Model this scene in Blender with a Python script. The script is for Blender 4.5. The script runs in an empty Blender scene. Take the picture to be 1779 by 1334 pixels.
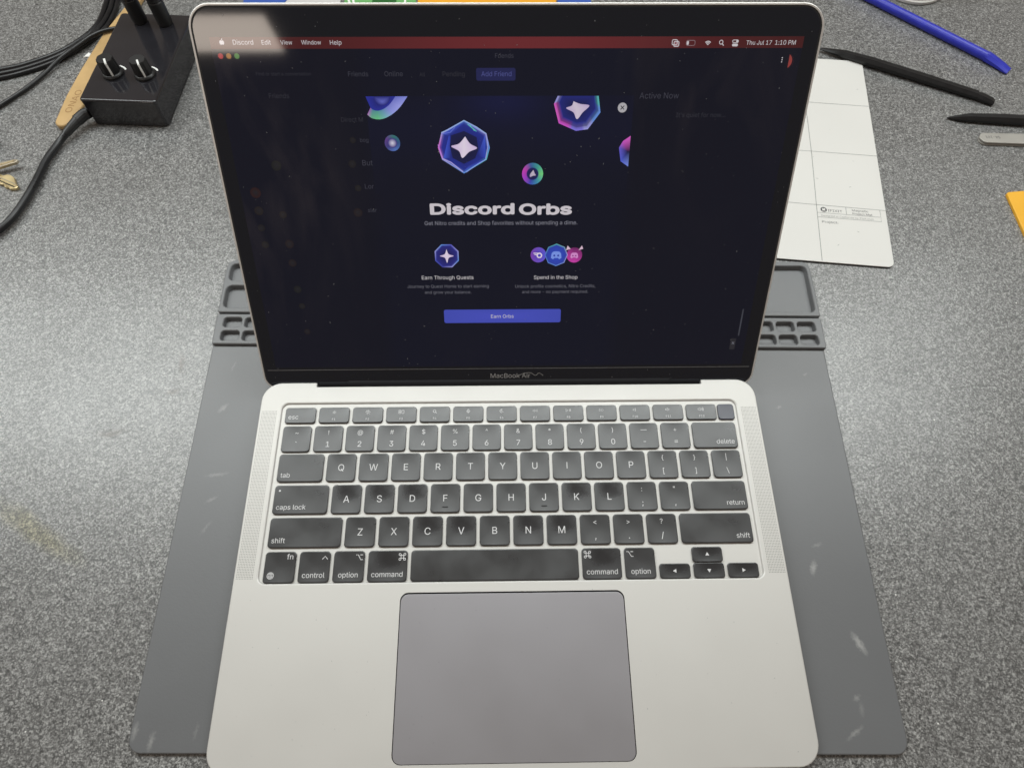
import bpy, bmesh, math, random, os
from mathutils import Vector, Matrix
from mathutils.geometry import tessellate_polygon, interpolate_bezier, delaunay_2d_cdt
random.seed(7)
S = bpy.context.scene
COL = S.collection
MM = 0.001

# ------------------------------------------------------------ camera, world, lamps, exposure
cam = bpy.data.cameras.new('camera'); camo = bpy.data.objects.new('camera', cam); COL.objects.link(camo)
cam.sensor_width = 36.0; cam.lens = 36.0 * 1128.12 / 1779.0
cam.clip_start = 0.01; cam.clip_end = 50
RC = Matrix(((0.99988, 0.00857, -0.01326), (-0.01362, 0.89315, -0.44955), (0.00799, 0.44968, 0.89315)))
camo.matrix_world = Matrix.Translation((-0.0039, 0.0267, 0.3758)) @ RC.to_4x4()
cam.dof.use_dof = True; cam.dof.focus_distance = 0.385; cam.dof.aperture_fstop = 24.0
S.camera = camo

world = bpy.data.worlds.new('World'); S.world = world; world.use_nodes = True
bg = world.node_tree.nodes['Background']
bg.inputs['Color'].default_value = (1.0, 0.83, 0.68, 1); bg.inputs['Strength'].default_value = 0.22

def area_lamp(name, loc, target, sx, sy, power, color):
    l = bpy.data.lights.new(name, 'AREA'); l.shape = 'RECTANGLE'; l.size = sx; l.size_y = sy
    l.energy = power; l.color = color
    o = bpy.data.objects.new(name, l); COL.objects.link(o); o.location = loc
    o.rotation_euler = (math.atan2(target[1] - loc[1], loc[2] - target[2]), 0, 0)
    return o
area_lamp('bench_shelf_lamp', (-0.27, 0.60, 0.80), (-0.27, 0.18, 0.0), 2.3, 0.36, 15.4, (0.95, 1.0, 0.985))
area_lamp('ceiling_troffer_lamp', (-1.70, -2.515, 2.0), (-1.70, -2.515, 0.0), 1.12, 0.30, 10.0, (1.0, 0.86, 0.74))

S.view_settings.view_transform = 'Standard'; S.view_settings.look = 'None'
S.view_settings.exposure = 0.0; S.view_settings.gamma = 1.0
S.render.resolution_x = 1024; S.render.resolution_y = 767

# ------------------------------------------------------------ helpers
def lin(r, g, b):
    f = lambda v: (v / 255.0) / 12.92 if v / 255.0 <= 0.04045 else (((v / 255.0) + 0.055) / 1.055) ** 2.4
    return (f(r), f(g), f(b))

def mat(name, color, rough=0.5, metal=0.0, spec=0.5, noise=None, bump=None, coat=0.0):
    m = bpy.data.materials.new(name); m.use_nodes = True
    nt = m.node_tree; b = nt.nodes['Principled BSDF']
    b.inputs['Base Color'].default_value = (*color, 1); b.inputs['Roughness'].default_value = rough
    b.inputs['Metallic'].default_value = metal; b.inputs['Specular IOR Level'].default_value = spec
    b.inputs['Coat Weight'].default_value = coat
    tc = nt.nodes.new('ShaderNodeTexCoord')
    if noise:                                            # (scale, amount, roughness amount)
        n = nt.nodes.new('ShaderNodeTexNoise'); n.inputs['Scale'].default_value = noise[0]; n.inputs['Detail'].default_value = 5
        nt.links.new(tc.outputs['Object'], n.inputs['Vector'])
        mx = nt.nodes.new('ShaderNodeMix'); mx.data_type = 'RGBA'
        mx.inputs[6].default_value = (*[c * (1 - noise[1]) for c in color], 1)
        mx.inputs[7].default_value = (*[min(1, c * (1 + noise[1])) for c in color], 1)
        nt.links.new(n.outputs['Fac'], mx.inputs[0]); nt.links.new(mx.outputs[2], b.inputs['Base Color'])
        mr = nt.nodes.new('ShaderNodeMapRange')
        mr.inputs[1].default_value = 0.3; mr.inputs[2].default_value = 0.7
        mr.inputs[3].default_value = max(0, rough - noise[2]); mr.inputs[4].default_value = rough + noise[2]
        nt.links.new(n.outputs['Fac'], mr.inputs[0]); nt.links.new(mr.outputs[0], b.inputs['Roughness'])
    if bump:                                             # (scale, distance in m)
        n2 = nt.nodes.new('ShaderNodeTexNoise'); n2.inputs['Scale'].default_value = bump[0]; n2.inputs['Detail'].default_value = 3
        nt.links.new(tc.outputs['Object'], n2.inputs['Vector'])
        bp = nt.nodes.new('ShaderNodeBump'); bp.inputs['Distance'].default_value = bump[1]; bp.inputs['Strength'].default_value = 1.0
        nt.links.new(n2.outputs['Fac'], bp.inputs['Height']); nt.links.new(bp.outputs['Normal'], b.inputs['Normal'])
    return m

def ellipse_mask(nt, tc, cx, cy, ang, a, b, warp=0.0, wscale=60.0):
    """1 at the centre of an ellipse in object space (metres), 0 outside; edge broken up by noise."""
    mp = nt.nodes.new('ShaderNodeMapping'); mp.vector_type = 'TEXTURE'
    mp.inputs['Location'].default_value = (cx, cy, 0); mp.inputs['Rotation'].default_value = (0, 0, ang)
    mp.inputs['Scale'].default_value = (a, b, 1000)
    src = tc.outputs['Object']
    if warp:
        n = nt.nodes.new('ShaderNodeTexNoise'); n.inputs['Scale'].default_value = wscale; n.inputs['Detail'].default_value = 4
        nt.links.new(tc.outputs['Object'], n.inputs['Vector'])
        s = nt.nodes.new('ShaderNodeVectorMath'); s.operation = 'SUBTRACT'; s.inputs[1].default_value = (.5, .5, .5)
        nt.links.new(n.outputs['Color'], s.inputs[0])
        k = nt.nodes.new('ShaderNodeVectorMath'); k.operation = 'SCALE'; k.inputs['Scale'].default_value = warp
        nt.links.new(s.outputs[0], k.inputs[0])
        ad = nt.nodes.new('ShaderNodeVectorMath'); ad.operation = 'ADD'
        nt.links.new(tc.outputs['Object'], ad.inputs[0]); nt.links.new(k.outputs[0], ad.inputs[1]); src = ad.outputs[0]
    nt.links.new(src, mp.inputs['Vector'])
    g = nt.nodes.new('ShaderNodeTexGradient'); g.gradient_type = 'SPHERICAL'
    nt.links.new(mp.outputs[0], g.inputs['Vector'])
    return g.outputs['Fac']

def math_node(nt, op, a, b, clamp=False):
    n = nt.nodes.new('ShaderNodeMath'); n.operation = op; n.use_clamp = clamp
    for i, v in enumerate((a, b)):
        if isinstance(v, (int, float)): n.inputs[i].default_value = v
        else: nt.links.new(v, n.inputs[i])
    return n.outputs[0]

def mix_rgb(nt, fac, a, b, mode='MIX'):
    n = nt.nodes.new('ShaderNodeMix'); n.data_type = 'RGBA'; n.blend_type = mode
    for i, v in ((0, fac), (6, a), (7, b)):
        if isinstance(v, (int, float)): n.inputs[i].default_value = v
        elif isinstance(v, tuple): n.inputs[i].default_value = (*v[:3], 1)
        else: nt.links.new(v, n.inputs[i])
    return n.outputs[2]

def rrect(w, h, r, n=5, cx=0, cy=0):
    """Rounded rectangle, counter-clockwise, mm."""
    pts = []
    for sx, sy, a0 in ((1, 1, 0), (-1, 1, 90), (-1, -1, 180), (1, -1, 270)):
        for i in range(n + 1):
            a = math.radians(a0 + 90 * i / n)
            pts.append((cx + sx * (w / 2 - r) + r * math.cos(a), cy + sy * (h / 2 - r) + r * math.sin(a)))
    return pts

def round_poly(pts, r, n=5):
    """Round the corners of a convex-or-not polygon; r a number or one radius per corner."""
    out = []
    N = len(pts)
    for i in range(N):
        p = Vector(pts[i]).to_2d(); a = Vector(pts[i - 1]).to_2d(); b = Vector(pts[(i + 1) % N]).to_2d()
        ri = r[i] if isinstance(r, (list, tuple)) else r
        if ri <= 0: out.append((p.x, p.y)); continue
        u = (a - p).normalized(); v = (b - p).normalized()
        ang = u.angle(v); d = ri / math.tan(ang / 2)
        c = p + (u + v).normalized() * (ri / math.sin(ang / 2))
        s = p + u * d - c; e = p + v * d - c
        t = s.angle_signed(e)
        for k in range(n + 1):
            q = s.copy(); q.rotate(Matrix.Rotation(-t * k / n, 2)); out.append((c.x + q.x, c.y + q.y))
    return out

def inset(loop, d):
    N = len(loop); out = []
    for i in range(N):
        p = Vector(loop[i]); a = Vector(loop[i - 1]); b = Vector(loop[(i + 1) % N])
        e1 = (p - a).normalized(); e2 = (b - p).normalized()
        n1 = Vector((-e1.y, e1.x)); n2 = Vector((-e2.y, e2.x))
        n = n1 + n2
        if n.length < 1e-6: n = n1
        n.normalize(); k = max(0.35, n.dot(n1))
        out.append(tuple(p + n * (d / k)))
    return out

class MB:
    """Collects geometry in millimetres and links it as ONE mesh object."""
    def __init__(self): self.v = []; self.f = []; self.c = []
    def add(self, vs, fs, col=None):
        o = len(self.v); self.v += [tuple(v) for v in vs]; self.f += [tuple(i + o for i in f) for f in fs]
        self.c += list(col) if isinstance(col, list) else [col or (1, 1, 1)] * len(vs)
        return o
    def loft(self, loops, cap0=True, cap1=True, closed=True):
        n = len(loops[0]); vs = [p for l in loops for p in l]; fs = []
        for k in range(len(loops) - 1):
            for i in range(n if closed else n - 1):
                j = (i + 1) % n
                fs.append((k * n + i, k * n + j, (k + 1) * n + j, (k + 1) * n + i))
        if cap0: fs.append(tuple(reversed(range(n))))
        if cap1: fs.append(tuple((len(loops) - 1) * n + i for i in range(n)))
        self.add(vs, fs)
    def plate(self, loop, z0, z1, bev=0.3, seg=3, botbev=0.0):
        """Solid slab of a flat outline with a rounded upper edge."""
        L = []
        if botbev:
            L.append([(x, y, z0) for x, y in inset(loop, botbev)]); L.append([(x, y, z0 + botbev) for x, y in loop])
        else: L.append([(x, y, z0) for x, y in loop])
        if bev:
            for k in range(seg + 1):
                a = math.pi / 2 * k / seg
                L.append([(x, y, z1 - bev + bev * math.sin(a)) for x, y in inset(loop, bev * (1 - math.cos(a)))])
        else: L.append([(x, y, z1) for x, y in loop])
        self.loft(L)
    def face_with_holes(self, outer, holes, z):
        polys = [[Vector((x, y, 0)) for x, y in l] for l in [outer] + holes]
        flat = [(p.x, p.y, z) for l in polys for p in l]
        tris = []
        for a, b, c in tessellate_polygon(polys):
            A, B, Cc = Vector(flat[a]), Vector(flat[b]), Vector(flat[c])
            tris.append((a, b, c) if (B - A).cross(Cc - A).z > 0 else (a, c, b))
        self.add(flat, tris)
    def wall(self, loop, z0, z1, inward=False):
        """Vertical ribbon; inward = faces seen from inside a hole."""
        n = len(loop); vs = [(x, y, z0) for x, y in loop] + [(x, y, z1) for x, y in loop]
        fs = [(i, (i + 1) % n, n + (i + 1) % n, n + i) for i in range(n)]
        if inward: fs = [tuple(reversed(f)) for f in fs]
        self.add(vs, fs)
    def ribbon(self, la, za, lb, zb, flip=False):
        n = len(la); vs = [(x, y, za) for x, y in la] + [(x, y, zb) for x, y in lb]
        fs = [(i, (i + 1) % n, n + (i + 1) % n, n + i) for i in range(n)]
        if flip: fs = [tuple(reversed(f)) for f in fs]
        self.add(vs, fs)
    def flat(self, loop, z, col=None):
        self.add([(x, y, z) for x, y in loop], [tuple(range(len(loop)))], col)
    def fan(self, loop, z, cc, rim, c=None):
        """Filled outline coloured from its centre outwards (rim: one colour or one per point)."""
        n = len(loop)
        if c is None: c = (sum(p[0] for p in loop) / n, sum(p[1] for p in loop) / n)
        cols = [cc] + (rim if isinstance(rim, list) else [rim] * n)
        self.add([(c[0], c[1], z)] + [(x, y, z) for x, y in loop], [(0, 1 + i, 1 + (i + 1) % n) for i in range(n)], cols)
    def band(self, la, lb, z, ca, cb):
        n = len(la)
        ca = ca if isinstance(ca, list) else [ca] * n; cb = cb if isinstance(cb, list) else [cb] * n
        self.add([(x, y, z) for x, y in la] + [(x, y, z) for x, y in lb], [(i, (i + 1) % n, n + (i + 1) % n, n + i) for i in range(n)], ca + cb)
    def stroke(self, pts, w, z, col=None, closed=False):
        P = [Vector(p) for p in pts]; N = len(P); L = []; R = []
        for i in range(N):
            a = P[i - 1] if (i or closed) else P[i]; b = P[(i + 1) % N] if (i < N - 1 or closed) else P[i]
            d = (b - a).normalized(); n = Vector((-d.y, d.x)) * w / 2
            L.append(P[i] + n); R.append(P[i] - n)
        vs = [(p.x, p.y, z) for p in L] + [(p.x, p.y, z) for p in R]
        fs = [(N + i, N + (i + 1) % N, (i + 1) % N, i) for i in range(N if closed else N - 1)]
        self.add(vs, fs, col)
    def cyl(self, prof, cx=0, cy=0, n=32, cap0=True, cap1=True):
        """Lathe round z; prof = [(r, z), ...] bottom to top."""
        self.loft([[(cx + r * math.cos(2 * math.pi * i / n), cy + r * math.sin(2 * math.pi * i / n), z) for i in range(n)] for r, z in prof], cap0, cap1)
    def tube(self, pts, r, n=14, steps=7):
        P = spline([Vector(p) for p in pts], steps); L = []
        up = Vector((0, 0, 1))
        for i, p in enumerate(P):
            d = (P[min(i + 1, len(P) - 1)] - P[max(i - 1, 0)]).normalized()
            s = d.cross(up)
            if s.length < 1e-3: s = d.cross(Vector((1, 0, 0)))
            s.normalize(); u = s.cross(d).normalized()
            rr = r(i / (len(P) - 1)) if callable(r) else r
            L.append([tuple(p + s * rr * math.cos(2 * math.pi * k / n) + u * rr * math.sin(2 * math.pi * k / n)) for k in range(n)])
        self.loft([list(reversed(l)) for l in L])
    def build(self, name, material, parent=None, loc=(0, 0, 0), rot=(0, 0, 0), colors=False, sharp=14):
        me = bpy.data.meshes.new(name)
        me.from_pydata([(x * MM, y * MM, z * MM) for x, y, z in self.v], [], self.f)
        if colors:
            a = me.color_attributes.new('Col', 'FLOAT_COLOR', 'POINT')
            for i, c in enumerate(self.c): a.data[i].color = (*c, 1)
        finish(me, sharp)
        me.materials.append(material)
        o = bpy.data.objects.new(name, me); COL.objects.link(o)
        o.location = [c * MM for c in loc]; o.rotation_euler = rot
        if parent: o.parent = parent
        return o

def finish(me, sharp=14):
    bm = bmesh.new(); bm.from_mesh(me)
    lim = math.radians(sharp)
    for f in bm.faces: f.smooth = True
    for e in bm.edges:
        if len(e.link_faces) == 2: e.smooth = e.calc_face_angle(9) < lim
    bm.to_mesh(me); bm.free()

def spline(P, steps=7):
    out = []
    for i in range(len(P) - 1):
        p0, p1, p2, p3 = P[max(i - 1, 0)], P[i], P[i + 1], P[min(i + 2, len(P) - 1)]
        for k in range(steps):
            t = k / steps
            out.append(0.5 * ((2 * p1) + (p2 - p0) * t + (2 * p0 - 5 * p1 + 4 * p2 - p3) * t * t + (3 * p1 - p0 - 3 * p2 + p3) * t ** 3))
    out.append(P[-1]); return out

def lerp(a, b, t): return (a[0] + (b[0] - a[0]) * t, a[1] + (b[1] - a[1]) * t)

def circ(cx, cy, r, n=24, ry=None, a0=0.0):
    return [(cx + r * math.cos(a0 + 2 * math.pi * i / n), cy + (ry or r) * math.sin(a0 + 2 * math.pi * i / n)) for i in range(n)]

def arc(cx, cy, r, d0, d1, n=10):
    return [(cx + r * math.cos(math.radians(d0 + (d1 - d0) * i / n)), cy + r * math.sin(math.radians(d0 + (d1 - d0) * i / n))) for i in range(n + 1)]

def thing(name, label, cat, loc=(0, 0, 0), rot=(0, 0, 0), group=None):
    o = bpy.data.objects.new(name, None); COL.objects.link(o); o.empty_display_size = 0.02
    o.location = [c * MM for c in loc]; o.rotation_euler = rot
    return tag(o, label, cat, group)

def tag(o, label, cat, group=None):
    o['label'] = label; o['category'] = cat
    if group: o['group'] = group
    return o

# ------------------------------------------------------------ lettering
FONT = None
for _p in (os.path.join(bpy.utils.resource_path('LOCAL'), 'datafiles', 'fonts', 'Inter.woff2'),
           os.path.join(bpy.utils.system_resource('DATAFILES') or '', 'fonts', 'Inter.woff2')):
    if FONT is None and os.path.exists(_p):
        try: FONT = bpy.data.fonts.load(_p)
        except Exception: FONT = None
_text_cache = {}
def glyphs(s, bold=0.0, res=3):
    """(vertices, faces) of flat lettering at size 1, left edge x = 0, baseline y = 0. Each outline is filled with its own
    holes, so fonts whose strokes overlap (variable fonts) fill cleanly; vertices carry a layer number for the overlap."""
    key = (s, res)
    if key in _text_cache: return _text_cache[key]
    cu = bpy.data.curves.new('lettering', 'FONT'); cu.body = s; cu.size = 1.0
    if FONT: cu.font = FONT
    o = bpy.data.objects.new('lettering', cu); COL.objects.link(o)
    bpy.context.view_layer.update()
    c = o.to_curve(bpy.context.evaluated_depsgraph_get())
    cont = []
    for sp in c.splines:
        B = sp.bezier_points; P = []
        for i in range(len(B)):
            a, b = B[i], B[(i + 1) % len(B)]
            straight = (a.handle_right - a.co).cross(b.co - a.co).length < 1e-6 and (b.handle_left - b.co).cross(b.co - a.co).length < 1e-6
            P += [a.co.copy()] if straight else interpolate_bezier(a.co, a.handle_right, b.handle_left, b.co, res + 1)[:-1]
        if len(P) > 2: cont.append([(p.x, p.y) for p in P])
    o.to_curve_clear(); bpy.data.objects.remove(o); bpy.data.curves.remove(cu)
    boxes = [(min(p[0] for p in q), max(p[0] for p in q), min(p[1] for p in q), max(p[1] for p in q)) for q in cont]
    def winding(x, y):
        n = 0
        for q, (xa, xb, ya, yb) in zip(cont, boxes):
            if not (xa <= x <= xb and ya <= y <= yb): continue
            for i in range(len(q)):
                (x1, y1), (x2, y2) = q[i - 1], q[i]
                if (y1 > y) != (y2 > y) and (x2 - x1) * (y - y1) / (y2 - y1) + x1 > x: n += 1 if y2 > y1 else -1
        return n
    vs, fs = [], []
    groups = []                                          # outlines that touch are filled together
    for k in range(len(cont)):
        hit = [g for g in groups if any(boxes[k][0] <= boxes[m][1] and boxes[m][0] <= boxes[k][1] for m in g)]
        groups = [g for g in groups if g not in hit] + [sum(hit, []) + [k]]
    for g in groups:
        pts, ed = [], []
        for k in g:
            o0 = len(pts); n = len(cont[k]); pts += [Vector(p) for p in cont[k]]; ed += [(o0 + i, o0 + (i + 1) % n) for i in range(n)]
        V2, _, F2, _, _, _ = delaunay_2d_cdt(pts, ed, [], 0, 1e-5)
        off = len(vs); vs += [(v.x, v.y, 0) for v in V2]
        for f in F2:
            cx = sum(V2[i].x for i in f) / len(f); cy = sum(V2[i].y for i in f) / len(f)
            if winding(cx, cy): fs.append(tuple(off + i for i in f))
    if vs:
        x0 = min(v[0] for v in vs); vs = [(v[0] - x0, v[1], v[2]) for v in vs]
    vs = [(v[0], v[1], 0) for v in vs]; _text_cache[key] = (vs, fs)
    return vs, fs
CAP = max(v[1] for v in glyphs('H')[0])

def text_into(mb, s, x, y, cap=None, width=None, align='L', z=0.0, col=None, bold=0.0, xs=1.0, rot=0.0, zf=None, heavy=0.0):
    """Lettering with cap height or total width in mm; x, y = anchor on the baseline."""
    vs, fs = glyphs(s, bold)
    if not vs: return
    W = max(v[0] for v in vs); H = max(v[1] for v in vs)
    if cap: k = cap / CAP; kx = k * xs
    if width: kx = width / W; k = (cap / CAP) if cap else kx / xs
    off = {'L': 0, 'C': -W * kx / 2, 'R': -W * kx}[align]
    if heavy:                                            # thick weight: the outline laid over itself, nudged outwards
        for q, (dx, dy) in enumerate([(heavy * math.cos(t * math.pi / 4), heavy * math.sin(t * math.pi / 4)) for t in range(8)]):
            text_into(mb, s, x + heavy + dx * 1.1, y + dy * .8, cap, width - 2 * heavy, align, z + .006 * q, col, bold, xs, rot, zf)
        return
    c, sn = math.cos(rot), math.sin(rot); out = []
    for vx, vy, lay in vs:
        a, b = vx * kx + off, vy * k
        X, Y = x + a * c - b * sn, y + a * sn + b * c
        out.append((X, Y, (zf(X, Y) if zf else z) + .002 * lay))
    mb.add(out, fs, col)

# ------------------------------------------------------------ materials
def desk_material():
    m = bpy.data.materials.new('speckled_laminate'); m.use_nodes = True; nt = m.node_tree
    b = nt.nodes['Principled BSDF']; tc = nt.nodes.new('ShaderNodeTexCoord')
    def vor(scale, off):
        mp = nt.nodes.new('ShaderNodeMapping'); mp.inputs['Location'].default_value = (off, off * .7, 0.13)
        nt.links.new(tc.outputs['Object'], mp.inputs['Vector'])
        n = nt.nodes.new('ShaderNodeTexNoise'); n.inputs['Scale'].default_value = scale * 1.3; n.inputs['Detail'].default_value = 2
        nt.links.new(mp.outputs[0], n.inputs['Vector'])
        k = nt.nodes.new('ShaderNodeVectorMath'); k.operation = 'SCALE'; k.inputs['Scale'].default_value = 0.0011
        nt.links.new(n.outputs['Color'], k.inputs[0])
        ad = nt.nodes.new('ShaderNodeVectorMath'); ad.operation = 'ADD'
        nt.links.new(mp.outputs[0], ad.inputs[0]); nt.links.new(k.outputs[0], ad.inputs[1])
        v = nt.nodes.new('ShaderNodeTexVoronoi'); v.inputs['Scale'].default_value = scale
        nt.links.new(ad.outputs[0], v.inputs['Vector'])
        sp = nt.nodes.new('ShaderNodeSeparateColor'); nt.links.new(v.outputs['Color'], sp.inputs[0])
        return sp.outputs[0]
    a = vor(1220, 0.0); c = vor(2100, 3.1); d = vor(840, 7.7)
    s = math_node(nt, 'ADD', math_node(nt, 'MULTIPLY', a, 0.45), math_node(nt, 'ADD', math_node(nt, 'MULTIPLY', c, 0.33), math_node(nt, 'MULTIPLY', d, 0.22)))
    cr = nt.nodes.new('ShaderNodeValToRGB'); e = cr.color_ramp.elements
    e[0].position = 0.14; e[0].color = (0.036, 0.037, 0.039, 1); e[1].position = 0.88; e[1].color = (0.47, 0.47, 0.46, 1)
    for p, v in ((0.36, 0.088), (0.52, 0.160), (0.68, 0.275)):
        k = e.new(p); k.color = (v, v, v * 0.99, 1)
    nt.links.new(s, cr.inputs[0])
    col = cr.outputs[0]
    # worn yellowish streak, rust-brown rub marks
    for cx, cy, ang, A, B, tint, amt in ((-0.275, 0.1235, math.radians(-31), 0.042, 0.0085, (0.90, 0.85, 0.60), 0.9),
                                         (-0.247, 0.1845, 0.1, 0.012, 0.0035, (0.45, 0.38, 0.34), 0.8),
                                         (-0.2145, 0.233, math.radians(-70), 0.010, 0.003, (0.5, 0.42, 0.38), 0.8),
                                         (-0.215, 0.2135, 0.5, 0.006, 0.003, (0.55, 0.46, 0.42), 0.7)):
        f = ellipse_mask(nt, tc, cx, cy, ang, A, B, 0.010, 90)
        f = math_node(nt, 'MULTIPLY', f, 1.6 * amt, True)
        col = mix_rgb(nt, f, col, mix_rgb(nt, 1.0, col, tint, 'MULTIPLY'))
    nt.links.new(col, b.inputs['Base Color'])
    n = nt.nodes.new('ShaderNodeTexNoise'); n.inputs['Scale'].default_value = 14; n.inputs['Detail'].default_value = 6
    nt.links.new(tc.outputs['Object'], n.inputs['Vector'])
    r = nt.nodes.new('ShaderNodeMapRange'); r.inputs[1].default_value = .3; r.inputs[2].default_value = .7; r.inputs[3].default_value = 0.27; r.inputs[4].default_value = 0.36
    nt.links.new(n.outputs['Fac'], r.inputs[0]); nt.links.new(r.outputs[0], b.inputs['Roughness'])
    b.inputs['Specular IOR Level'].default_value = 1.0
    bp = nt.nodes.new('ShaderNodeBump'); bp.inputs['Distance'].default_value = 0.00006; bp.inputs['Strength'].default_value = 0.6
    nt.links.new(s, bp.inputs['Height']); nt.links.new(bp.outputs['Normal'], b.inputs['Normal'])
    return m

def mat_material():
    m = mat('grey_silicone', (0.135, 0.139, 0.146), 0.42, 0, 0.7, noise=(9, 0.08, 0.05), bump=(900, 0.00004))
    nt = m.node_tree; b = nt.nodes['Principled BSDF']; tc = nt.nodes.new('ShaderNodeTexCoord')
    col = b.inputs['Base Color'].links[0].from_socket
    marks = [(0.1863, 0.0567, 2.05, 0.0060, 0.0017, 1.0), (0.1704, 0.0967, 1.2, 0.0042, 0.0017, .8), (0.1752, 0.1093, .3, 0.0030, 0.0010, .4), (0.1782, 0.0304, .4, 0.0022, 0.0012, .5),
             (0.1734, 0.0144, .55, 0.0055, 0.0010, .6), (0.1795, 0.0250, 1.4, 0.0035, 0.0012, .3), (-0.1915, 0.0202, 1.5, 0.0042, 0.0014, .6), (-0.1824, 0.0157, 1.45, 0.0042, 0.0014, .6),
             (-0.1608, 0.0197, 1.5, 0.0040, 0.0007, .25), (-0.1762, 0.1555, .12, 0.0065, 0.0012, .45), (-0.1763, 0.1404, .5, 0.0040, 0.0008, .4), (-0.1761, 0.1237, 1.0, 0.0045, 0.0009, .3),
             (-0.1791, 0.2290, 1.3, 0.0040, 0.0007, .4), (-0.1803, 0.1994, .8, 0.0038, 0.0014, .55), (0.1927, 0.2198, .3, 0.0016, 0.0008, .5), (0.1707, 0.1966, .4, 0.0018, 0.0008, .5)]
    for cx, cy, an, A, B, amt in marks:
        f = ellipse_mask(nt, tc, cx, cy, an, A * 1.25, B * 1.35, 0.0034, 700)
        f = math_node(nt, 'MULTIPLY', f, 0.75 * amt, True)
        col = mix_rgb(nt, f, col, (0.42, 0.42, 0.41))
    nt.links.new(col, b.inputs['Base Color'])
    return m

def smudge_and_reflection(nt, b):
    """Smudges and a warm hazy reflection painted into the glass colour: soft streaky patches, denser towards one edge."""
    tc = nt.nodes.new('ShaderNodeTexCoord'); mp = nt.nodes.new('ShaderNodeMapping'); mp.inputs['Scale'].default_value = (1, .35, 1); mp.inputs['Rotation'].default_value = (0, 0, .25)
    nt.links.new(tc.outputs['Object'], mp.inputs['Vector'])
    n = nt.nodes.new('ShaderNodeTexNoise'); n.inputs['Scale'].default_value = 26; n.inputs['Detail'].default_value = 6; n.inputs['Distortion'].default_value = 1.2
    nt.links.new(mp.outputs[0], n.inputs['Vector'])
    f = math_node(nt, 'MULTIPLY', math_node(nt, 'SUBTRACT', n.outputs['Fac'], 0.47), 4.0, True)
    e = ellipse_mask(nt, tc, -0.15, 0.135, 0.18, 0.075, 0.11, 0.03, 18)  # left patch: hazy reflection painted into the base colour
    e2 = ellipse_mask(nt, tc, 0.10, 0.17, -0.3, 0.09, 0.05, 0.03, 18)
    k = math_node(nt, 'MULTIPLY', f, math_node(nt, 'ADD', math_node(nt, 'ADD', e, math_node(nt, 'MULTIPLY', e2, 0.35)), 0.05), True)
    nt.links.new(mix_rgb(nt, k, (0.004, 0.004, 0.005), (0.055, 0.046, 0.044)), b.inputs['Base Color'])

def ink_material():
    """Glossy display glass whose picture elements give off their own light."""
    m = bpy.data.materials.new('display_picture'); m.use_nodes = True; nt = m.node_tree; b = nt.nodes['Principled BSDF']
    a = nt.nodes.new('ShaderNodeAttribute'); a.attribute_name = 'Col'
    b.inputs['Base Color'].default_value = (0.004, 0.004, 0.005, 1); b.inputs['Roughness'].default_value = 0.05
    smudge_and_reflection(nt, b)
    nt.links.new(a.outputs['Color'], b.inputs['Emission Color']); b.inputs['Emission Strength'].default_value = 1.0
    return m

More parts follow.
